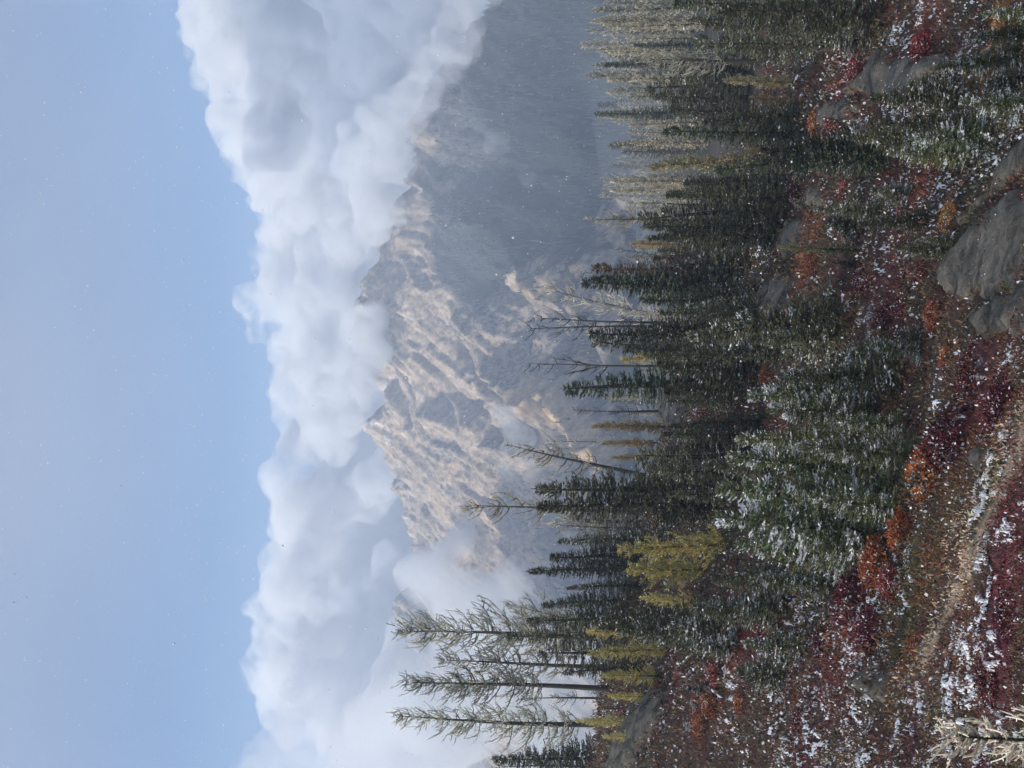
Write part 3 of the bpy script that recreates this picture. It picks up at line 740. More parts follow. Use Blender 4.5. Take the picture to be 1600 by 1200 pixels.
def fir_proto(seed, H, R, step, tl, tw, frost=0.1, snow=0.05, bare=0.06, col=None, nb=6, shape=0.72):
    rng = np.random.default_rng(seed)
    tm, P = trunk_mesh(H, 0.018 * H + 0.03, seed, snow=snow)
    b = Buf()
    z = np.arange(bare * H, 0.985 * H, step)
    z = np.repeat(z, nb) + rng.uniform(-step, step, len(z) * nb)
    t = np.clip(z / H, 0, 1)
    az = rng.uniform(0, 2 * math.pi, len(z))
    lob = 0.45 + 0.95 * fbm(z / (0.10 * H) + 3, az * 1.1 + seed, seed, 2)
    prof = np.clip(1 - t, 0, 1) ** shape * sstep(-0.12, 0.14, t + 0.02) + 0.02
    L = R * prof * lob * rng.uniform(0.6, 1.1, len(z))
    root = path_at(P, z)
    out = np.stack([np.cos(az), np.sin(az), np.zeros(len(z))], -1)
    droop = np.where(t > 0.85, 0.5, -0.12 - 0.42 * (1 - t) * rng.uniform(.5, 1.3, len(z)))
    ns = np.maximum((L / (tl * 0.36)).astype(int), 2)
    idx = np.repeat(np.arange(len(z)), ns)
    s = np.concatenate([np.linspace(0.12, 1, k) for k in ns])
    Li = L[idx]; o = out[idx]
    base = root[idx] + o * (Li * s)[:, None]
    base[:, 2] += Li * (droop[idx] * s + 0.34 * s * s)
    bd = o.copy(); bd[:, 2] = droop[idx] + 0.68 * s
    side = np.stack([-o[:, 1], o[:, 0], np.zeros(len(s))], -1)
    clump = fbm(az[idx] * 1.6 + seed, base[:, 2] / (0.07 * H), seed + 4, 3)
    g0 = np.array([0.064, 0.070, 0.043]) if col is None else np.array(col) * 3.2
    for sgn in (-1, 1, 0):
        k = rng.uniform(0.5, 1.0, len(s))
        d = bd * (0.55 + 0.4 * (sgn == 0)) + side * sgn * k[:, None] + np.stack([rng.normal(0, .16, len(s)), rng.normal(0, .16, len(s)), rng.normal(0.08, .22, len(s))], -1)
        l = tl * (1.15 - 0.55 * s) * rng.uniform(.7, 1.25, len(s))
        c = g0 * rng.uniform(0.6, 2.1, len(s))[:, None] * np.array([1, 1, 1])
        warm = (rng.random(len(s)) < 0.25)[:, None]
        c = np.where(warm, c * np.array([1.5, 1.25, 0.8]), c)
        fr = (rng.random(len(s)) < frost * (0.3 + 1.4 * s) * np.clip(3 * (clump - 0.25), 0.2, 2))[:, None]
        c = np.where(fr, np.array([0.26, 0.275, 0.25]) * rng.uniform(.5, 1.4, len(s))[:, None], c)
        sn = (rng.random(len(s)) < snow * np.clip(16 * (clump - 0.53), 0, 5) * (0.2 + s))
        c = np.where(sn[:, None], SNOWC * rng.uniform(.8, 1, len(s))[:, None], c)
        bb = base.copy(); bb[:, 2] += np.where(sn, 0.3 * tw, 0)
        kites(b, bb, d, l, np.where(sn, tw * 1.25, tw), rng, c)
    # leader
    zz = np.linspace(0.93, 1.0, 8) * H
    kites(b, path_at(P, zz), np.stack([rng.normal(0, .3, 8), rng.normal(0, .3, 8), np.ones(8)], -1), np.full(8, tl * .9), np.full(8, tw * .7), rng, np.tile(g0 * 1.3, (8, 1)))
    return {'H': H, 'trunk': tm, 'crown': b.mesh('crown')}

def larch_proto(seed, H, R, nbr, col, twig=0.4, tr=0.03, start=0.25, wind=(0.15, 0.1), bark=(0.05, 0.043, 0.036), sparse=1.0, dark=0.35):
    """Rime-coated larch: visible trunk, sparse upcurved limbs with thick fuzzy twigs."""
    rng = np.random.default_rng(seed)
    tm, P = trunk_mesh(H, 0.013 * H + 0.02, seed, bark, bend=0.018)
    b = Buf(); col = np.array(col)
    t = np.sort(rng.uniform(0, 1, nbr)) ** 0.9 * (1 - start) + start
    z = t * H * 0.985
    az = rng.uniform(0, 2 * math.pi, nbr)
    tt = (t - start) / (1 - start)
    L = R * ((1 - tt) ** 0.6 * 0.95 + 0.09) * rng.uniform(0.35, 1.2, nbr) * (0.6 + 0.4 * sstep(-0.05, 0.2, tt))
    m = 6; s = np.linspace(0, 1, m)
    out = np.stack([np.cos(az), np.sin(az)], -1)
    a = rng.uniform(-0.35, 0.15, nbr) + 0.5 * tt; c2 = rng.uniform(0.1, 0.75, nbr)
    P3 = np.zeros((nbr, m, 3)); root = path_at(P, z)
    for k in range(2):
        P3[:, :, k] = root[:, None, k] + out[:, None, k] * L[:, None] * s + wind[k] * L[:, None] * s ** 2 + rng.normal(0, 0.04, (nbr, m)) * L[:, None] * s
    P3[:, :, 2] = root[:, None, 2] + L[:, None] * (a[:, None] * s + c2[:, None] * s ** 2.2)
    rime = col[None] * rng.uniform(.7, 1.2, (nbr, 1))
    tubes(b, P3, 0.018 + 0.022 * L / R, np.full(nbr, 0.012), 4, np.tile(np.array(bark) * 1.3, (nbr, 1)), rime)
    # twigs
    nt = np.maximum((L / (twig * 0.30 * sparse)).astype(int), 2)
    idx = np.repeat(np.arange(nbr), nt); n = len(idx)
    u = np.concatenate([np.linspace(0.18, 1, k) for k in nt]) * (m - 1)
    i0 = np.minimum(u.astype(int), m - 2); fr = (u - i0)[:, None]
    p = P3[idx, i0] * (1 - fr) + P3[idx, i0 + 1] * fr
    bd = P3[idx, i0 + 1] - P3[idx, i0]; bd /= np.linalg.norm(bd, axis=1, keepdims=True)
    side = np.stack([-bd[:, 1], bd[:, 0], np.zeros(n)], -1) * rng.choice([-1, 1], n)[:, None]
    d = bd * 0.6 + side * rng.uniform(.3, 1, n)[:, None] + np.stack([rng.normal(wind[0], .25, n), rng.normal(wind[1], .25, n), rng.normal(0.05, .4, n)], -1)
    d /= np.linalg.norm(d, axis=1, keepdims=True)
    l = twig * rng.uniform(.45, 1.25, n) * np.clip(L[idx] / R * 2 + 0.35, .35, 1)
    mm = 4; ss = np.linspace(0, 1, mm)
    T = p[:, None, :] + d[:, None, :] * (l[:, None] * ss)[..., None]
    T[:, :, 2] += (l * rng.uniform(.1, .7, n))[:, None] * ss ** 2
    cc = col[None] * rng.uniform(.6, 1.45, (n, 1)) * (1 + rng.normal(0, .06, (n, 3)))
    dk = rng.random(n) < dark
    cc[dk] *= 0.45
    tubes(b, T, tr * rng.uniform(.55, 1.1, n), tr * 0.35 * np.ones(n), 3, cc * 0.85, cc * 1.15)
    # fuzz: short rime spurs and needles
    k = np.repeat(np.arange(n), 5); q = rng.uniform(0.1, 1, len(k))
    pp = T[k, 0] + (T[k, -1] - T[k, 0]) * q[:, None]; pp[:, 2] += -0.15 * l[k] * q * (1 - q)
    dd = rng.normal(size=(len(k), 3)) + d[k] * 1.2 + np.array([0, 0, .3])
    kites(b, pp, dd, twig * rng.uniform(.14, .34, len(k)), np.full(len(k), tr * .5), rng, cc[k] * rng.uniform(.7, 1.3, (len(k), 1)))
    return {'H': H, 'trunk': tm, 'crown': b.mesh('crown')}

def feather_proto(seed, H, R, step, col, col2, tl=0.2, tw=0.013, nb=5, bare=0.05, gap=0.75):
    """Small slender larch: soft plumes that sweep up and out."""
    rng = np.random.default_rng(seed)
    tm, P = trunk_mesh(H, 0.012 * H + 0.015, seed, (0.05, 0.042, 0.033), bend=0.015)
    b = Buf(); col = np.array(col); col2 = np.array(col2)
    z = np.arange(bare * H, 0.97 * H, step); z = np.repeat(z, nb) + rng.uniform(-step, step, len(z) * nb)
    t = np.clip(z / H, 0, 1); az = rng.uniform(0, 2 * math.pi, len(z))
    L = R * (np.clip(1 - t, 0, 1) ** 0.62 * sstep(-0.3, 0.2, t) + 0.05) * rng.uniform(.35, 1.25, len(z)) * (0.45 + 1.0 * vnoise(az * 1.4, z / (H * .08), seed))
    out = np.stack([np.cos(az), np.sin(az), np.zeros(len(z))], -1)
    a = rng.uniform(-0.1, 0.35, len(z)) + 0.5 * t; c2 = rng.uniform(.1, .5, len(z))
    root = path_at(P, z)
    m = 5; s = np.linspace(0, 1, m)
    P3 = root[:, None, :] + out[:, None, :] * (L[:, None] * s)[..., None]
    P3[:, :, 2] += L[:, None] * (a[:, None] * s + c2[:, None] * s ** 2)
    w = vnoise(az * 1.1 + 3, z / (H * .2), seed + 9)[:, None]
    bc = col * (1 - w) + col2 * w
    tubes(b, P3, np.full(len(z), tw * .5), np.full(len(z), tw * .25), 3, bc * .5, bc)
    ns = np.maximum((L / (tl * 0.2 * gap)).astype(int), 3)
    idx = np.repeat(np.arange(len(z)), ns); n = len(idx)
    u = np.concatenate([np.linspace(0.1, 1, k) for k in ns]) * (m - 1)
    i0 = np.minimum(u.astype(int), m - 2); fr = (u - i0)[:, None]
    p = P3[idx, i0] * (1 - fr) + P3[idx, i0 + 1] * fr
    bd = P3[idx, i0 + 1] - P3[idx, i0]; bd /= np.linalg.norm(bd, axis=1, keepdims=True) + 1e-9
    for rep in range(2):
        d = bd * 0.9 + rng.normal(0, .5, (n, 3)) + np.array([0, 0, .15])
        c = 1.2 * bc[idx] * rng.uniform(.45, 1.6, (n, 1))
        fs = rng.random(n) < 0.06
        c[fs] = np.array([.4, .4, .36])
        kites(b, p, d, tl * rng.uniform(.5, 1.1, n) * (1.1 - 0.5 * u / (m - 1)), np.full(n, tw), rng, c)
    cm = b.mesh('crown'); cm.materials.append(M_LARCH)
    return {'H': H, 'trunk': tm, 'crown': cm}

def snag_proto(seed, H, R, nbr, fork=0, col=(0.05, 0.047, 0.046), start=0.35, up=0.5):
    """Dead bare tree: weathered trunk, curved bare limbs, each limb a piece of its own."""
    rng = np.random.default_rng(seed)
    tm, P = trunk_mesh(H, 0.008 * H + 0.015, seed, col, bend=0.02, top=0.99)
    m = 8; s = np.linspace(0, 1, m); limbs = []
    def limb(root, az, L, a, c2, r, twigs):
        b = Buf(); c = np.array([col]) * rng.uniform(.8, 1.5)
        def curve(rt, az, L, a, c2):
            q = rt[None] + np.array([math.cos(az), math.sin(az), 0])[None] * (L * s ** .9)[:, None]
            q[:, 2] += L * (a * s + c2 * s ** 2)
            return q + rng.normal(0, .03, q.shape) * (L * s)[:, None]
        q = curve(root, az, L, a, c2); tubes(b, q[None], [r], [r * .25], 4, c)
        for k in range(twigs):
            rt = q[rng.integers(2, m - 1)]
            tubes(b, curve(rt, az + rng.uniform(-1.3, 1.3), L * rng.uniform(.2, .5), rng.uniform(-.2, 1) + a * .3, rng.uniform(0, 1))[None], [r * .5], [r * .15], 3, c)
        limbs.append(b.mesh('limb'))
    for t in np.sort(rng.uniform(start, .97, nbr)):
        L = R * rng.uniform(.35, 1.1) * (1.15 - .6 * t)
        limb(path_at(P, np.array([t * H]))[0], rng.uniform(0, 6.28), L, rng.uniform(-.2, .7), rng.uniform(0, up * 1.6), .014 + .02 * L / R, 3)
    for k in range(fork):
        limb(path_at(P, np.array([rng.uniform(.5, .68) * H]))[0], k * math.pi + rng.uniform(-.5, .5), H * rng.uniform(.045, .075), rng.uniform(3.0, 4.4), rng.uniform(0, 1), .03, 6)
    return {'H': H, 'trunk': tm, 'limbs': limbs}

YEL, OLV, GLD = (0.44, 0.34, 0.10), (0.28, 0.265, 0.10), (0.40, 0.28, 0.12)
PROTO = {
    'fir_big': [fir_proto(11, 8.0, 1.45, .13, .26, .030, .12, .012, shape=.95), fir_proto(12, 8.5, 1.2, .13, .26, .030, .18, .01, shape=.85), fir_proto(13, 7.5, 1.6, .13, .26, .030, .09, .008, shape=1.05), fir_proto(14, 8, 1.5, .14, .28, .03, .16, .02, shape=.95, bare=.02), fir_proto(15, 7, 1.15, .15, .28, .03, .2, .01, shape=.5, bare=.16, nb=5)],
    'fir': [fir_proto(21, 5.2, 1.25, .085, .21, .025, .12, .08, shape=.85, nb=7), fir_proto(22, 5.6, 1.1, .085, .21, .025, .10, .06, shape=.8, nb=7), fir_proto(23, 4.8, 1.35, .085, .21, .025, .08, .1, shape=.9, nb=7)],
    'fir_slim': [fir_proto(31, 7.5, .9, .12, .22, .027, .08, .0, col=(.017, .024, .016), shape=.9), fir_proto(32, 7.0, .75, .12, .2, .026, .12, .0, col=(.015, .022, .016)), fir_proto(33, 7.2, .95, .13, .24, .027, .16, .0, col=(.02, .024, .016), shape=1.0), fir_proto(34, 7.0, .8, .14, .24, .027, .2, .0, col=(.022, .022, .015), shape=.55, nb=5)],
    'fir_snow': [fir_proto(41, 4.6, 1.25, .075, .19, .021,   .14, .24, nb=7, col=(.024, .030, .014)), fir_proto(42, 5.0, 1.15, .075, .19, .021, .10, .2, nb=7, col=(.026, .031, .014)), fir_proto(43, 4.2, 1.3, .075, .19, .021, .14, .28, nb=7, col=(.022, .028, .014))],
    'fir_bush': [fir_proto(51, 1.8, .75, .06, .16, .018, .16, .16, bare=.0, nb=8), fir_proto(52, 1.5, .9, .06, .16, .018, .2, .12, bare=.0, nb=8)],
    'fir_brown': [fir_proto(61, 6.5, .8, .12, .22, .026, .08, 0, col=(.031, .022, .017))],
    'larch_tall': [larch_proto(71, 12, 1.4, 135, (0.52, 0.51, 0.42), .5, .036, start=.1, sparse=.75), larch_proto(72, 12.5, 1.3, 125, (0.50, 0.495, 0.40), .5, .036, start=.32, sparse=.75), larch_proto(73, 12, 1.9, 165, (0.5, 0.495, 0.41), .55, .038, start=.08, sparse=.8), larch_proto(74, 10, 1.1, 80, (0.52, 0.5, 0.42), .5, .036, start=.25, sparse=.8)],
    'larch_pale': [larch_proto(81, 9, 1.1, 80, (0.50, 0.44, 0.33), .42, .036, start=.12), larch_proto(82, 9, 1.0, 60, (0.50, 0.45, 0.35), .42, .036, start=.3, sparse=1.3), larch_proto(83, 10, 1.2, 70, (0.52, 0.48, 0.37), .5, .038, start=.2)],
    'larch_thin': [larch_proto(86, 8, .7, 42, (0.32, 0.31, 0.25), .35, .03, start=.2, sparse=1.5)],
    'larch_small': [feather_proto(91, 3.6, .62, .07, OLV, YEL), feather_proto(92, 4.0, .55, .07, (.30, .29, .11), OLV), feather_proto(93, 3.2, .7, .07, (.27, .265, .11), YEL)],
    'larch_bright': [feather_proto(191, 3.6, .6, .07, (.42, .38, .15), (.55, .43, .14)), feather_proto(192, 4.0, .52, .07, (.36, .34, .14), (.46, .39, .14)), feather_proto(193, 3.4, .62, .07, (.33, .33, .15), (.52, .42, .14))],
    'larch_olive': [feather_proto(94, 4.2, .42, .08, (.13, .14, .07), (.17, .165, .075))],
    'larch_gold': [feather_proto(95, 6.0, .72, .09, GLD, (0.30, 0.24, 0.14), tl=.26, tw=.026), feather_proto(96, 5.0, .6, .09, (0.28, 0.265, 0.16), (0.34, .28, .15), tl=.26, tw=.026)],
    'larch_grey': [feather_proto(97, 9.0, 1.0, .2, (0.40, 0.36, 0.27), (0.28, 0.28, 0.23), tl=.42, tw=.05, nb=5), feather_proto(98, 9.0, .85, .2, (0.44, 0.38, 0.27), (0.33, 0.31, 0.24), tl=.42, tw=.05, nb=5), feather_proto(99, 9.0, .95, .2, (0.26, 0.265, 0.22), (0.34, 0.33, 0.28), tl=.42, tw=.05, nb=6)],
    'snag': [snag_proto(101, 8, 1.0, 22, start=.4), snag_proto(102, 8, .8, 26, start=.3)],
    'snag_fork': [snag_proto(103, 8.5, .8, 16, fork=4, start=.45, up=.9)],
}
NAMES = {'fir_big': ('fir_tree', 'dark firs on the slope'), 'fir': ('fir_tree', 'dark firs on the slope'), 'fir_slim': ('fir_tree', 'dark firs on the slope'), 'fir_snow': ('fir_tree', 'snow flecked firs in front'),
         'fir_bush': ('fir_shrub', 'low bushy firs'), 'fir_brown': ('fir_tree', 'dark firs on the slope'), 'larch_tall': ('larch_tree', 'tall frosted larches'), 'larch_pale': ('larch_tree', 'pale frosted larches'),
         'larch_thin': ('larch_tree', 'thin frosted larches'), 'larch_small': ('young_larch', 'young yellow green larches'), 'larch_gold': ('larch_tree', 'golden larches'), 'larch_bright': ('young_larch', 'young yellow green larches'), 'larch_olive': ('young_larch', 'olive larch on the open slope'), 'larch_grey': ('larch_tree', 'far frosted larches'),
         'snag': ('dead_tree', 'bare dead trees'), 'snag_fork': ('dead_tree', 'bare dead trees')}
COUNT = {}
def plant(kind, base, H, label, lean=(0, 0), wide=1.0, group=None, turn=None, cat='tree'):
    k = COUNT.get(kind, 0); COUNT[kind] = k + 1
    pr = PROTO[kind][k % len(PROTO[kind])]
    nm, gr = NAMES[kind]
    rng = random.Random(k * 7 + len(kind))
    root = empty(nm, base)
    s = H / pr['H']
    if kind in ('fir_big', 'fir_slim', 'fir', 'fir_brown') and turn is None:
        wide *= rng.uniform(.9, 1.45) * (1.2 if kind == 'fir_slim' else 1.0); lean = (lean[0] + rng.uniform(-.035, .035), rng.uniform(-.04, .04))
    root.scale = (s * wide, s * wide, s)
    rot = Matrix.Rotation(lean[0], 4, 'Y') @ Matrix.Rotation(lean[1], 4, 'X') @ Matrix.Rotation(rng.uniform(0, 6.28) if turn is None else turn, 4, 'Z')
    root.rotation_euler = rot.to_euler()
    tag(root, label, cat, group or gr)
    link('trunk', pr['trunk'], M_WOOD, root)
    if 'limbs' in pr:
        for lm in pr['limbs']: link('limb', lm, M_WOOD, root)
    else:
        link('crown', pr['crown'], M_LEAF, root)
    return root

def tree(kind, tip, base, label, wide=1.0, group=None, back=0.0):
    """tip and base as picture points; the tree stands on the ground there."""
    b = hit(*base)
    if back:
        sc = (b[1] + back) / b[1]; b = np.array([b[0] * sc, b[1] + back, 0.0]); b[2] = float(ground(b[:1], b[1:2])[0])
    t = img(tip[0], tip[1], b[1])
    H = t[2] - b[2]; dx = t[0] - b[0]
    if H < 0.4: print('SHORT', label, H); H = 0.8
    return plant(kind, b, math.hypot(H, dx), label, (math.atan2(dx, H), 0), wide, group)

T = tree
# tall frosted larches on the skyline, left end of the hill
T('larch_tall', (611, 1125), (940, 1132), 'tall frosted larch nearest the lower edge, bare pointed top against mist')
T('larch_tall', (624, 1059), (957, 1077), 'tall frosted larch with a long bare trunk showing dark, second of three')
T('larch_tall', (620, 983), (962, 1000), 'bushiest tall frosted larch with wide drooping limbs, third of three')
T('larch_tall', (682, 1036), (965, 1042), 'shorter frosted larch squeezed between the two tallest larches')
T('larch_tall', (785, 945), (975, 985), 'leaning frosted larch bent over the dark firs beside the tallest larches', wide=.8)
T('larch_thin', (805, 1091), (938, 1091), 'thin bare stemmed larch between the two tallest larches')
T('larch_thin', (762, 1198), (925, 1198), 'thin frosted larch cut by the lower edge of the picture')
T('fir', (770, 1185), (900, 1186), 'small slim fir in mist beside the lower edge')
# young yellow larches
T('larch_bright', (916, 986), (1022, 984), 'young yellow green larch with an orange skirt below the bushy tall larch')
T('larch_bright', (917, 1022), (1050, 1015), 'plump young olive larch standing on the rock rib, largest of its row', wide=1.15)
T('larch_bright', (940, 1055), (1036, 1056), 'slender bright yellow young larch on the rock rib')
T('larch_bright', (950, 1087), (1014, 1089), 'small olive young larch behind the grey rock rib')
T('larch_bright', (898, 1125), (992, 1128), 'olive young larch at the foot of the lowest tall larch')
T('larch_bright', (940, 1150), (1000, 1152), 'short olive young larch hugging the rock rib near the lower edge')
T('larch_small', (965, 860), (1145, 850), 'biggest yellow green young larch with a spiky pale tip', wide=.9)
T('larch_small', (1062, 840), (1128, 838), 'short bright yellow larch leaning on the biggest young larch')
T('larch_small', (980, 892), (1108, 890), 'olive yellow young larch next to the biggest one')
T('larch_bright', (1000, 934), (1094, 945), 'golden young larch among dark low firs')
# dark firs behind them
for tip, base, lab in (((845, 940), (1000, 940), 'dark fir with knobbly outline behind the young larches, under the leaning larch'), ((885, 917), (1010, 916), 'short dark fir between two knobbly firs behind young larches'),
                       ((825, 967), (1000, 968), 'dark dense fir right beside the leaning frosted larch'), ((792, 992), (985, 995), 'dark fir growing up into the bushy tall larch'),
                       ((842, 1020), (1000, 1020), 'dark fir at the foot of the bushy tall larch, towards the bare trunk'), ((880, 1048), (1005, 1046), 'short dark fir beside the bare larch trunk'),
                       ((825, 892), (1010, 890), 'dark pointed fir standing clear against the snowy far ridge'), ((860, 867), (1012, 868), 'dark fir with jagged edge beside the orange bush'),
                       ((872, 840), (1005, 838), 'grey green fir behind the orange bush'), ((895, 812), (1010, 815), 'low dark fir under the crooked frosted larch')):
    T('fir_big', tip, base, lab, wide=1.25)
T('larch_pale', (725, 795), (990, 800), 'crooked frosted larch with a hooked top, alone against grey cliffs')
T('larch_pale', (790, 692), (1010, 745), 'leaning frosted larch with a spidery top against the tan spur')
T('larch_thin', (850, 688), (1022, 690), 'very thin frosted larch pole in front of the tan spur')
T('fir_big', (836, 757), (1130, 765), 'tall dark fir with two tips under the leaning spidery larch', wide=1.0)
T('fir_big', (838, 792), (1125, 796), 'tall dark fir beside the crooked hooked larch')
T('larch_pale', (862, 820), (1010, 826), 'grey frosted larch filling the gap behind the two tall dark firs', wide=1.3)
# pale larches in the middle distance
T('larch_gold', (924, 666), (1020, 667), 'golden tan larch glowing in the middle distance')
T('larch_gold', (940, 619), (1036, 616), 'dull olive larch beside the golden tan one')
T('larch_gold', (940, 693), (1020, 692), 'pale grey green larch behind the golden one', wide=.9)
T('larch_gold', (955, 716), (1022, 714), 'faint pale larch almost hidden by the dark fir cluster')
T('larch_thin', (892, 642), (1022, 642), 'thin dark topped larch above the olive larch')
T('fir_slim', (958, 628), (1032, 628), 'small dark fir between olive and golden larches')
T('fir_big', (1045, 662), (1200, 655), 'dark green fir in front of the golden larch')
T('fir_big', (1037, 685), (1200, 681), 'dark fir second in front of the golden larch')
T('fir_big', (995, 712), (1185, 710), 'broad dark fir cluster head beside the leaning spidery larch', wide=1.3)
T('fir_big', (1010, 735), (1170, 738), 'dark fir just uphill of the red bush')
T('fir', (1040, 770), (1150, 772), 'low dark fir behind the snow flecked firs')
# the dark spires in the middle
T('fir_slim', (880, 603), (1150, 596), 'narrow dark fir with a thin black tip beside the forked dead tree')
T('snag_fork', (814, 574), (1090, 570), 'bare dead tree with many forked upright limbs')
T('snag', (817, 510), (1100, 512), 'bare dead pole with a dark tip, nearer to the forked dead tree')
T('snag', (825, 499), (1100, 504), 'bare dead pole beside another, with pale lichen tufts')
T('larch_pale', (850, 447), (1060, 502), 'strongly leaning dead larch hung with pale lichen')
T('fir_slim', (920, 512), (1130, 516), 'dark slim fir at the foot of the bare poles')
T('fir_slim', (927, 536), (1120, 541), 'short dark slim fir between bare poles and forked dead tree')
T('fir_big', (975, 545), (1165, 550), 'dense dark fir below the bare poles')
T('larch_small', (970, 561), (1075, 548), 'pale olive young larch leaning behind the dark firs')
T('fir_slim', (907, 457), (1160, 450), 'dark olive fir next to the leaning dead larch', wide=1.25)
T('fir_slim', (932, 445), (1165, 440), 'dark fir with thin crown just above the leaning dead larch', wide=1.2)
T('fir_brown', (927, 414), (1150, 418), 'reddish brown dying fir in the dark row', wide=1.1)
T('fir_brown', (1020, 405), (1150, 408), 'short reddish brown fir beside the bent bare branches')
T('snag', (902, 425), (1060, 430), 'bare dead tip rising behind the reddish brown fir')
T('snag', (962, 388), (1110, 412), 'bent bare tree with branches spread to one side')
T('fir_big', (1000, 470), (1190, 468), 'dense dark fir below the olive fir')
T('fir_big', (1030, 490), (1200, 492), 'dark fir with small snow patch at its foot')
T('larch_gold', (985, 380), (1110, 385), 'pale larch seen through the bent bare branches')
T('larch_pale', (916, 340), (1120, 346), 'frosted tan larch with feathery crown above dark firs')
T('larch_pale', (975, 318), (1120, 322), 'small frosted larch at the edge of the dark fir clump')
T('fir_big', (1000, 330), (1215, 332), 'dark fir under the feathery tan larch')
T('fir_big', (1005, 352), (1225, 352), 'dark fir in the clump, second under the feathery larch')
T('fir_big', (1012, 374), (1225, 372), 'dark fir at the open side of the clump beside pale larch')
T('fir_big', (1045, 308), (1235, 312), 'dark fir at the uphill side of the clump')
T('fir_slim', (1040, 297), (1225, 292), 'slim dark fir tip clear of the clump')
T('fir_slim', (1075, 285), (1230, 280), 'short slim fir beside the clump')
T('larch_gold', (1014, 262), (1185, 250), 'golden orange larch alone between two dark spires')
T('larch_gold', (1158, 235), (1205, 236), 'small yellow larch at the foot of the golden orange larch')
T('fir_slim', (1034, 212), (1262, 210), 'tall narrow dark spire fir, the cleanest spire on the right')
T('fir_slim', (1115, 262), (1395, 245), 'long dark narrow fir standing lower on the slope, tallest in front', wide=.9)
T('fir', (1190, 240), (1385, 232), 'dark fir beside the long dark narrow one')
T('fir_big', (1100, 190), (1270, 178), 'dark fir just beside the bright snow patch')
for tip, base, lab in (((1010, 130), (1165, 132), 'broad frosted fir above the bright snow patch, highest of its clump'), ((1020, 152), (1170, 155), 'broad frosted fir in the middle of the clump above the snow patch'),
                       ((1045, 175), (1175, 178), 'frosted fir at the edge of the clump above the snow patch'), ((1015, 108), (1170, 108), 'frosted fir near the bare branched larch')):
    T('fir_big', tip, base, lab, wide=1.5)
T('larch_gold', (1130, 127), (1242, 129), 'small golden larch on the bright snow patch with bare stem')
T('larch_gold', (1172, 152), (1258, 160), 'smallest golden larch leaning on the bright snow patch')
T('larch_tall', (1000, 92), (1200, 95), 'open frosted larch with dark crooked limbs near the top edge', wide=1.2)
T('snag', (1040, 60), (1190, 70), 'bare crooked dead tree near the top edge')
T('fir_big', (1100, 45), (1330, 50), 'dark dense fir near the top edge, tallest there')
T('fir_big', (1085, 70), (1310, 76), 'dark dense fir beside the crooked frosted larch')
T('fir_big', (1120, 14), (1390, 28), 'dark dense fir cut by the top edge')
T('fir_slim', (1050, 8), (1300, 6), 'slim dark fir right in the top edge')
# firs on the lower right of the slope
T('fir', (1360, 160), (1498, 148), 'dark fir below the smooth pale rock face')
T('fir', (1372, 188), (1560, 198), 'snow flecked fir beside the rock ledge')
T('fir', (1330, 215), (1500, 215), 'dark fir between long narrow fir and rock ledge')
T('fir_snow', (1462, 106), (1595, 86), 'snow flecked fir on the right below the pale rock')
T('fir_snow', (1508, 60), (1625, 50), 'snow flecked fir in the upper right corner')
T('fir_snow', (1500, 160), (1620, 165), 'snow flecked fir at the right edge above the ledge')
T('fir_snow', (1535, 20), (1640, 18), 'fir in the extreme upper right corner')
T('fir', (1272, 322), (1395, 336), 'low dark fir beyond the rounded pale boulder')
T('fir_bush', (1235, 312), (1270, 325), 'snow tufted little fir beside the rounded boulder')
T('fir_snow', (1435, 372), (1500, 378), 'short fir with orange leaves beside it, at the head of the big slab')
T('fir', (1395, 385), (1490, 392), 'thin dark fir beside the short fir at the big slab')
T('larch_olive', (1212, 387), (1352, 390), 'pale green slender larch in the open mid slope')
T('fir', (1300, 412), (1350, 412), 'small dark fir under the pale green larch')
T('fir', (1075, 520), (1320, 500), 'long dark green fir leaning over the grey slab', wide=1.15)
T('fir_big', (1015, 556), (1260, 545), 'tall dark fir left of the long leaning green fir')
T('fir', (1165, 535), (1330, 520), 'snow dotted dark fir at the foot of the long green fir')
T('fir_snow', (1170, 622), (1345, 596), 'snow dotted green fir below the maroon heath')
T('fir', (1225, 592), (1415, 578), 'dark green fir with white snow dots near the trailing bank')
T('fir_snow', (1350, 535), (1450, 550), 'small dark fir with frosted plumes near the big slab')
T('fir_bush', (1400, 520), (1448, 530), 'low frosted fir bush beside the small plumed fir')
T('fir_snow', (1388, 240), (1532, 236), 'snow flecked fir just above the upper end of the rock strip', wide=1.2)
T('fir_snow', (1425, 214), (1565, 214), 'snow flecked fir in the dark clump beside the rock strip', wide=1.1)
T('fir_bush', (1362, 300), (1425, 305), 'low fir bush with bright snow dots by the low grey slab', wide=1.2)
T('fir', (1340, 346), (1455, 346), 'slim dark fir downhill of the low dark fir by the boulder', wide=1.0)
T('fir_bush', (1295, 345), (1350, 350), 'round dark fir bush uphill of the slim dark fir', wide=1.3)
T('fir_bush', (1225, 545), (1305, 540), 'dark fir bush between snow dotted firs in the middle slope', wide=1.3)
T('fir_bush', (1310, 560), (1390, 560), 'snowy fir bush above the small plumed fir', wide=1.2)
T('fir_bush', (1420, 130), (1480, 128), 'dark fir bush under the smooth pale rock face', wide=1.4)
T('fir_bush', (1545, 130), (1605, 130), 'snowy fir bush at the right edge between two snow flecked firs', wide=1.3)
T('fir_bush', (1290, 60), (1350, 65), 'dark fir bush below the dense firs near the top edge', wide=1.4)
T('fir_bush', (1150, 955), (1225, 960), 'dark green fir bush above the pinkish red bush', wide=1.4)
T('fir_bush', (1090, 1010), (1150, 1012), 'small dark fir bush next to the straight snowy log', wide=1.3)
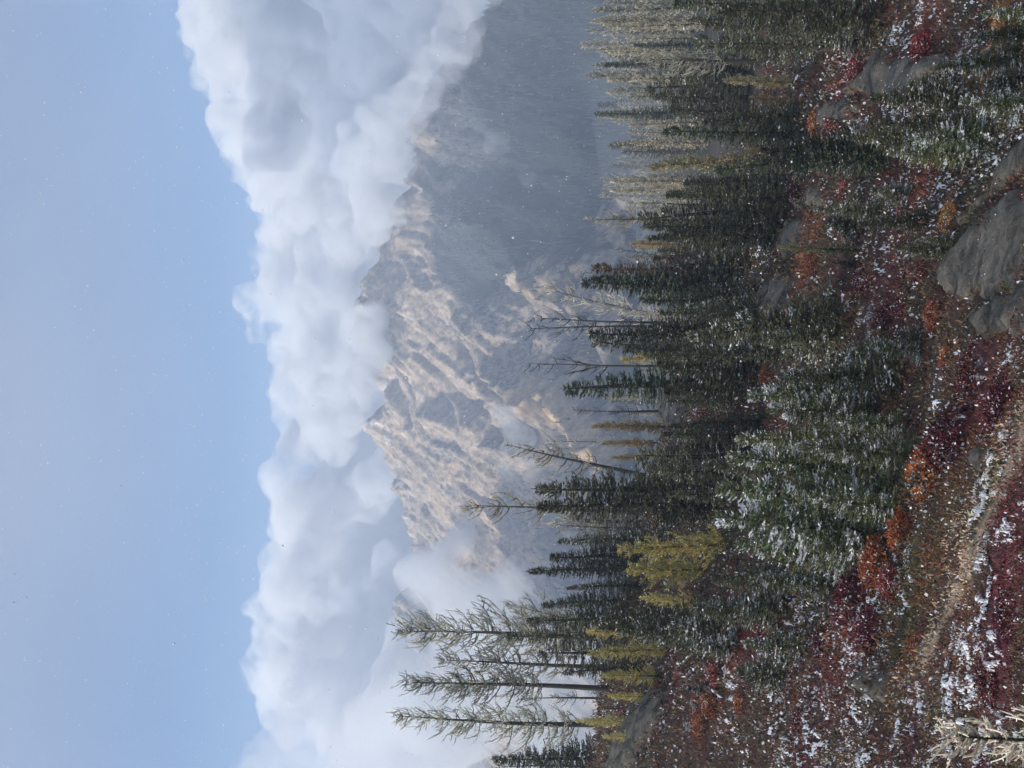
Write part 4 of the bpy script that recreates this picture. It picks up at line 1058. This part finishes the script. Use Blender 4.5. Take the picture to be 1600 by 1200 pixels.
# the big snow-flecked firs in front
for tip, base, lab in (((1122, 762), (1395, 782), 'big snow flecked fir in the centre of the front group, tallest'), ((1135, 718), (1370, 735), 'snow flecked fir beside the tallest in front, towards the red bush'),
                       ((1120, 806), (1385, 830), 'snow flecked fir on the downhill side of the tallest front fir'), ((1150, 848), (1345, 870), 'snow flecked fir below the biggest young larch'),
                       ((1150, 682), (1345, 690), 'snow flecked fir in front of the broad dark fir'), ((1200, 640), (1370, 648), 'snow flecked fir at the right flank of the front group'),
                       ((1250, 700), (1425, 712), 'lowest snow flecked fir of the front group, above the rusty bush'), ((1240, 770), (1415, 800), 'bushy snow flecked fir between the rusty bushes'),
                       ((1255, 850), (1375, 868), 'snow flecked fir behind the orange bush'), ((1170, 900), (1300, 915), 'snow laden fir below the golden young larch'),
                       ((1290, 655), (1420, 668), 'small snow flecked fir beside maroon heath')):
    T('fir_snow', tip, base, lab)
T('fir', (1110, 905), (1230, 905), 'dark low fir beneath the olive yellow young larch', wide=1.3)
T('fir', (1080, 950), (1200, 955), 'dark low fir below the golden young larch', wide=1.3)
T('fir_bush', (1050, 985), (1140, 990), 'dark fir thicket end beside the fallen white log', wide=1.1)
T('fir_bush', (1165, 1005), (1262, 1012), 'round grey green fir bush on the snowy heath, larger one', wide=1.0)
T('fir_bush', (1155, 1050), (1235, 1058), 'low fir bush beside the grey green one', wide=1.1)
T('fir_bush', (1075, 1075), (1120, 1075), 'tiny fir bush on the reddish heath by the rock rib', wide=1.1)
T('fir_bush', (1420, 760), (1470, 725), 'frosted fir seedling beside the rusty bush', wide=1.0)

# frosted young larch close to the camera, lower right corner of the picture
_b = img(1640, 1155, 9.0); _b[2] = float(ground(_b[:1], _b[1:2])[0])
_t = img(1468, 1152, 9.0)
PROTO['larch_near'] = [larch_proto(111, 2.2, .66, 70, (0.92, 0.82, 0.68), .19, .023, start=.05, sparse=1.2, dark=.04, bark=(.02, .018, .016))]
PROTO['larch_near'][0]['crown'].materials.append(M_SHRUB)
NAMES['larch_near'] = ('young_larch', 'young larch close by')
plant('larch_near', _b, _t[2] - _b[2], 'rime covered young larch top with thick cream twigs, closest of all', (0.0, 0))

# hazy stand of frosted larches and firs across the gully on the right
def far_stand():
    rng = random.Random(8)
    for k in range(110):
        iy = rng.uniform(-60, 345); d = rng.uniform(150, 330)
        tipx = 905 + 0.18 * max(iy - 120, 0) + rng.uniform(-8, 75) + (300 - d) * 0.12
        b = img(1000, iy, d); b[2] = float(ground(b[:1], b[1:2])[0]) - 0.2
        t = img(tipx, iy, d); H = t[2] - b[2]
        if H < 5 or H > 26: continue
        kind = 'larch_grey' if rng.random() < 0.8 else 'fir_slim'
        z_ = ['beside the top edge', 'behind the crooked frosted larch', 'behind the tall narrow spire fir', 'behind the golden orange larch'][0 if iy < 60 else 1 if iy < 165 else 2 if iy < 240 else 3]
        lab = ('pale frosted larch in the hazy far stand ' if kind == 'larch_grey' else 'dark slim fir in the hazy far stand ') + z_
        plant(kind, b, H, lab, (rng.uniform(-.03, .03), 0), wide=rng.uniform(.7, 1.0), group='hazy stand beyond the gully' if kind == 'larch_grey' else 'dark firs in the hazy stand')
    for k in range(40):
        iy = rng.uniform(350, 760); d = rng.uniform(120, 260)
        tipx = rng.uniform(975, 1030)
        b = img(1000, iy, d); b[2] = float(ground(b[:1], b[1:2])[0]) - 0.2
        t = img(tipx, iy, d); H = t[2] - b[2]
        if H < 3 or H > 16: continue
        plant('larch_grey', b, H, 'small hazy larch glimpsed behind ' + ('the feathery tan larch clump' if iy < 420 else 'the reddish brown fir' if iy < 480 else 'the bare dead poles' if iy < 590 else 'the golden tan larch'), (0, 0), wide=.8, group='hazy larches behind the middle row')
far_stand()

# dark firs crowded between the named ones
def thicket():
    rng = random.Random(12)
    spots = []
    for k in range(26):
        iy = rng.uniform(20, 1000); ix = rng.uniform(1130, 1230) if iy < 780 else rng.uniform(1040, 1130)
        spots.append((iy, ix))
    for iy, ix in spots:
        if 95 < iy < 190 or 560 < iy < 700 and ix < 1120: continue
        b = hit(ix, iy)
        H = rng.uniform(2.2, 4.8)
        plant('fir', b, H, 'dark fir in the thicket ' + ('near the top edge' if iy < 100 else 'under the tall spire fir' if iy < 280 else 'under the clump of the feathery larch' if iy < 400 else 'under the bare dead poles' if iy < 600 else 'below the broad dark fir' if iy < 780 else 'among the young yellow larches'), (rng.uniform(-.04, .04), 0), wide=rng.uniform(.9, 1.25), group='dark firs of the thicket')
thicket()

# ------------------------------------------------------------------ autumn shrubs
def shrub_mesh(seed, cols, n=2600, leaf=.066):
    rng = np.random.default_rng(seed); b = Buf()
    # stems
    k = 26; az = rng.uniform(0, 6.28, k); el = rng.uniform(.5, 1.35, k); L = rng.uniform(.5, .95, k)
    d = np.stack([np.cos(az) * np.cos(el), np.sin(az) * np.cos(el), np.sin(el)], -1)
    s = np.linspace(0, 1, 4)
    P = d[:, None, :] * (L[:, None] * s)[..., None] * np.array([1, 1, .8]); P[:, :, 2] += -.06
    sb = Buf(); tubes(sb, P, np.full(k, .016), np.full(k, .005), 4, np.tile([[.04, .028, .024]], (k, 1)))
    u = rng.normal(size=(n, 3)); u /= np.linalg.norm(u, axis=1, keepdims=True); u[:, 2] = np.abs(u[:, 2])
    lump = .7 + .45 * vnoise(np.arctan2(u[:, 1], u[:, 0]) * 1.7 + 9, u[:, 2] * 3, seed)
    r = lump * rng.uniform(.35, 1, n) ** .5
    p = u * r[:, None] * np.array([.95, .95, .72])
    cols = np.array(cols); w = fbm(p[:, 0] * 2.2 + seed, p[:, 1] * 2.2 + p[:, 2], seed, 3)
    ci = np.clip(((w - .3) / .4 * len(cols)).astype(int) + rng.integers(-1, 2, n) * (rng.random(n) < .3), 0, len(cols) - 1)
    c = (1.3 * cols[ci] + .12 * cols[ci].mean(1, keepdims=True)) * rng.uniform(.5, 1.5, (n, 1))
    sn = rng.random(n) < .05 + .12 * (u[:, 2] > .6) * (vnoise(p[:, 0] * 6, p[:, 1] * 6, seed) > .62)
    c[sn] = SNOWC
    kites(b, p, u + rng.normal(0, .8, (n, 3)), leaf * rng.uniform(.8, 2.0, n), leaf * rng.uniform(.3, .5, n), rng, c)
    return sb.mesh('stems'), b.mesh('leaves')
RST = [(.22, .055, .014), (.3, .085, .016), (.15, .03, .018), (.27, .1, .02)]
RED = [(.16, .022, .02), (.22, .035, .024), (.10, .016, .02)]
MAR = [(.075, .012, .022), (.11, .016, .026), (.05, .012, .018)]
YOR = [(.24, .12, .02), (.18, .12, .025), (.28, .1, .018)]
SHR = {'rust': [shrub_mesh(1, RST), shrub_mesh(2, RST)], 'red': [shrub_mesh(3, RED), shrub_mesh(4, RED)], 'maroon': [shrub_mesh(5, MAR), shrub_mesh(6, MAR)], 'yellow': [shrub_mesh(7, YOR)]}
SHRN = {}
def shrub(ix, iy, rpx, kind, label):
    b = hit(ix + rpx * 0.85, iy); r = rpx / FPX * b[1] * 1.5
    k = SHRN.get(kind, 0); SHRN[kind] = k + 1
    st, lv = SHR[kind][k % len(SHR[kind])]
    o = empty('autumn_shrub', b); o.scale = (r * 1.15, r * 1.15, r); o.rotation_euler = (0, 0, k * 1.7)
    tag(o, label, 'shrub', kind + ' autumn shrubs')
    link('stems', st, M_WOOD, o); link('leaves', lv, M_SHRUB, o)
for q in ((1022, 817, 22, 'rust', 'rusty orange round bush beside the forked snowy log'),
          (1138, 748, 20, 'rust', 'orange bush tucked between dark fir and snow flecked firs'), (1135, 722, 18, 'red', 'red bush next to a bright snow blotch between firs'),
          (1212, 722, 18, 'maroon', 'maroon bush among the front snow flecked firs'), (1430, 742, 36, 'rust', 'big rust orange bush below the lowest front fir'),
          (1455, 700, 38, 'maroon', 'big deep maroon bush adjoining the rust orange one'), (1398, 835, 26, 'rust', 'rust bush with snow tufts, uphill of the olive hollow'),
          (1352, 886, 32, 'rust', 'big bright orange bush beside the snowy front firs'), (1382, 918, 24, 'red', 'crimson bush joined to the big bright orange bush'),
          (1310, 945, 36, 'maroon', 'wide maroon bush on the snowy slope below the snow laden fir'), (1345, 985, 26, 'maroon', 'maroon bush lower beside the wide maroon one'),
          (1180, 976, 18, 'red', 'pinkish red bush beside the grey green fir bush'), (1130, 975, 14, 'rust', 'small rust bush behind the grey green fir bush'),
          (1288, 212, 22, 'red', 'bright red orange bush under the long narrow fir'), (1268, 195, 16, 'rust', 'orange bush just below the tall spire fir'),
          (1430, 85, 26, 'red', 'red bush bordering the smooth pale rock face'), (1265, 410, 14, 'rust', 'small orange bush at the corner of the grey slab'),
          (1475, 345, 18, 'yellow', 'yellow orange leafy bush at the head of the big slab'), (1455, 262, 20, 'red', 'red bush on snowy ground above the big slab'),
          (1432, 432, 14, 'red', 'small red bush beside the big slab'), (1447, 492, 18, 'rust', 'rust red bush where heath meets the big slab'),
          (1308, 516, 18, 'yellow', 'yellow green bush at the foot of the snow dotted dark fir'), (1195, 590, 14, 'rust', 'small coral bush in the middle slope under dark firs'),
          (1095, 640, 20, 'maroon', 'purplish bush below the snow dusted rock'), (1560, 32, 20, 'yellow', 'orange yellow bush in the upper right corner'),
          (1110, 1054, 14, 'red', 'scarlet little bush on the heath near the rock rib'), (1098, 1100, 18, 'rust', 'rusty bush in snowy heath below the rock rib'),
          (1085, 1130, 16, 'rust', 'orange brown bush in snowy heath near the lower edge'), (1025, 1072, 9, 'rust', 'small orange bush at the foot of the slender yellow larch'),
          (1145, 888, 10, 'red', 'small red bush under the olive yellow larch'), (1170, 868, 10, 'red', 'little red bush at the foot of the biggest young larch'),
          (1545, 640, 34, 'maroon', 'dark wine red bush beside the trail bank'), (1500, 620, 24, 'maroon', 'wine red bush uphill of the dark wine red one'),
          (1328, 118, 18, 'red', 'red bush beside the upper side of the smooth pale rock face'), (1228, 258, 14, 'rust', 'orange red bush at the foot of the slim dark fir tip'),
          (1312, 300, 12, 'red', 'small red bush beside the low fir bush with snow dots'), (1238, 302, 16, 'maroon', 'maroon bush uphill of the rounded pale boulder'),
          (1405, 472, 18, 'maroon', 'maroon bush beside the upper corner of the broad slab'), (1372, 505, 20, 'maroon', 'maroon bush above the small plumed fir'),
          (1500, 575, 20, 'maroon', 'maroon bush below the fissured slab'), (1470, 560, 14, 'rust', 'rusty bush between small plumed fir and fissured slab'),
          (1275, 1010, 18, 'maroon', 'maroon bush below the larger grey green fir bush'), (1240, 1130, 16, 'maroon', 'maroon bush on the snowy bank near the lower edge'),
          (1150, 1100, 14, 'rust', 'rusty bush on the snowy bank above the maroon one'), (1560, 960, 26, 'maroon', 'wine red bush on the near bank below the trail'),
          (1530, 1065, 24, 'maroon', 'wine red bush beside the closest rime covered larch'), (1425, 1010, 16, 'rust', 'brown orange bush at the lower end of the trail'),
          (1320, 370, 10, 'yellow', 'small yellow tuft near the pale green larch'), (1340, 440, 16, 'maroon', 'maroon tuft on the open slope below the small orange bush')):
    shrub(*q)

# ------------------------------------------------------------------ fallen wood
def log(label, pts, r, snow=True):
    P = np.array([hit(*p) for p in pts]); P[:, 2] += r * 1.2
    s = np.linspace(0, 1, 12); t0 = np.linspace(0, 1, len(P))
    Q = np.stack([np.interp(s, t0, P[:, k]) for k in range(3)], -1)
    Q[:, 2] = np.maximum(Q[:, 2], ground(Q[:, 0], Q[:, 1]) + r * .6)
    c0 = Q[0].copy(); Q = Q - c0
    o = empty('fallen_log', c0); tag(o, label, 'log', 'fallen logs')
    b = Buf(); tubes(b, Q[None], [r], [r * .45], 8, np.array([[.07, .06, .05]]))
    link('log_trunk', b.mesh('log_trunk', True), M_WOOD, o)
    if snow:
        b2 = Buf(); Q2 = Q.copy(); Q2[:, 2] += r * .6 + r * np.random.default_rng(2).uniform(-.5, .1, len(Q))
        Q2[:, 0] += np.random.default_rng(1).normal(0, r * .1, len(Q))
        tubes(b2, Q2[None], [r * .55], [r * .25], 6, np.array([SNOWC]))
        link('snow_cap', b2.mesh('snow_cap', True), M_SNOW, o)
log('snow capped log, left arm of the fork beside the orange bush', [(1042, 815), (1050, 838)], .1)
log('long snow capped log, right arm of the fork beside the orange bush', [(1050, 839), (1062, 822), (1080, 803)], .12)
log('straight snow capped log on reddish heath by the rock rib', [(1072, 1037), (1096, 1012)], .09)
log('grey bare stick lying across the big rock slab', [(1512, 502), (1537, 472)], .05, False)
log('snowy log lying below the scarlet little bush', [(1118, 1072), (1136, 1090)], .12)
log('pale bare stick on the snowy bank in the lower middle', [(1272, 640), (1300, 668)], .04, True)

# ------------------------------------------------------------------ low heath, tufts and lying snow
def scatter_points(n, seed, dmin=6, dmax=85, pw=1.0):
    rng = np.random.default_rng(seed)
    y = dmin * (dmax / dmin) ** (rng.random(n) ** pw)
    x = y * rng.uniform(-.36, .36, n)
    return x, y, rng

def heath():
    n = 310000
    x, y, rng = scatter_points(n, 31, 8, 85)
    x2 = x + rng.normal(0, .05, n); y2 = y + rng.normal(0, .05, n)
    on_rock = np.zeros(n, bool)
    for P in ROCKS: on_rock |= inside_sd(x2, y2, P) > .35 + .9 * (fbm(x2 * .9, y2 * .5, 301, 3) > .56)
    td = polyline_dist(x2, y2, _TRAIL)
    keep = ~on_rock & ~((td < .2) & (rng.random(n) < .5))
    x2, y2 = x2[keep], y2[keep]; n = len(x2)
    z = ground(x2, y2)
    c = heath_colour(x2, y2)
    # each low bush has its own tint and height
    cell = lambda q: (np.floor(q[0] / .75 + 1.2 * vnoise(q[0] * 1.3, q[1] * 1.3, 5)), np.floor(q[1] / 1.1 + 1.2 * vnoise(q[0] * 1.3 + 7, q[1] * 1.3, 6)))
    ci, cj = cell((x2, y2)); ra = hash2(ci, cj, 3); rb = hash2(ci, cj, 8)
    tint = np.array([[.13, .04, .026], [.10, .03, .028], [.08, .065, .034], [.06, .065, .03], [.10, .08, .05], [.15, .07, .028], [.07, .03, .03]])[np.minimum((ra * 7).astype(int), 6)]
    c = c * .62 + tint * .38
    tw_ = np.exp(-(polyline_dist(x2, y2, _TRAIL) / .3) ** 4)[:, None]; c = c * (1 - .9 * tw_) + np.array([.30, .235, .165]) * .9 * tw_
    c = 1.9 * c * rng.uniform(.68, 1.32, (n, 1)) * (1 + rng.normal(0, .08, (n, 3)))
    gr = rng.random(n) < .05; c[gr] = np.array([.16, .13, .075]) * rng.uniform(.5, 1.4, (gr.sum(), 1))
    sc = np.clip(y2 / 22, .55, 2.6)
    fl = fbm(x2 * 2.3, y2 * 0.9, 91, 4, .6)
    sn = rng.random(n) < .028 + .30 * snow_amount(x2, y2) * sstep(.47, .62, fl)
    c[sn] = SNOWC * rng.uniform(.75, 1, (sn.sum(), 1))
    h = rng.uniform(0, 1, n) * (.06 + .55 * rb ** 2 * sstep(.35, .6, fbm(x2 * 1.1, y2 * .8, 15, 3))) * sc ** .4
    d = rng.normal(0, .7, (n, 3)); d[:, 2] = np.abs(d[:, 2]) + .25
    l = .078 * sc * rng.uniform(.5, 1.3, n); w = .0105 * sc * rng.uniform(.6, 1.3, n)
    big = rng.random(n) < .25; l = np.where(big, l * 1.5, l); w = np.where(big, w * 1.6, w)
    w = np.where(sn, w * 1.7, w); l = np.where(sn, l * .6, l)
    b = Buf(); kites(b, np.stack([x2, y2, z + h], -1), d, l, w, rng, c)
    tag(link('heath', b.mesh('heath'), M_SHRUB), 'low maroon and brown heath flecked with snow covering the slope', 'heath', kind='stuff')
heath()

def lying_snow():
    """Thin joined patches of fresh snow, settled in the hollows between the heath tufts."""
    na, nr = 1150, 950
    A, Rr = np.meshgrid(np.linspace(-.36, .36, na), np.exp(np.linspace(math.log(8.5), math.log(85), nr)), indexing='ij')
    x = A * Rr; y = Rr
    sa = snow_amount(x, y)
    m = .34 * fbm(x * .9, y * .4, 55, 4) + .66 * fbm(x * 7.5, y * 3.4, 57, 4, .62) - (.652 - .10 * sa)
    m = np.where(polyline_dist(x, y, _TRAIL) < .22, -1, m)
    for P in ROCKS: m = np.where(inside_sd(x, y, P) > .15, -1, m)
    z = ground(x, y) + np.clip(m * .6, -.03, .06) + .015
    k = (m > -.01)
    k = k[:-1, :-1] & k[1:, :-1] & k[1:, 1:] & k[:-1, 1:]
    i, j = np.meshgrid(np.arange(na - 1), np.arange(nr - 1), indexing='ij')
    a = (i * nr + j)[k]
    f = np.stack([a, a + nr, a + nr + 1, a + 1], 1)
    used = np.unique(f); remap = np.full(na * nr, -1); remap[used] = np.arange(len(used))
    v = np.stack([x, y, z], -1).reshape(-1, 3)[used]
    tag(link('snow_cover', mesh_data('snow_cover', v, remap[f], None, True), M_SNOW), 'patches of fresh white snow caught in the heath', 'snow', kind='stuff')
lying_snow()

def snowfall():
    rng = np.random.default_rng(3); n = 11000
    p = np.stack([rng.uniform(-11, 11, n), rng.uniform(7, 36, n), rng.uniform(-9, 12, n)], -1)
    p = p[p[:, 2] > ground(p[:, 0], p[:, 1]) + .2]; n = len(p)
    o6 = np.array([[1, 0, 0], [-1, 0, 0], [0, 1, 0], [0, -1, 0], [0, 0, 1], [0, 0, -1]], float)
    t8 = np.array([[0, 2, 4], [2, 1, 4], [1, 3, 4], [3, 0, 4], [2, 0, 5], [1, 2, 5], [3, 1, 5], [0, 3, 5]])
    r = rng.uniform(.003, .0085, (n, 1, 1)) * rng.uniform(.7, 1.4, (n, 6, 1))
    v = (p[:, None] + o6[None] * r).reshape(-1, 3)
    f = (np.arange(n)[:, None, None] * 6 + t8[None]).reshape(-1, 3)
    tag(link('falling_snow', mesh_data('falling_snow', v, f), M_SNOW), 'fine snowflakes drifting through the air', 'snow', kind='stuff')
snowfall()
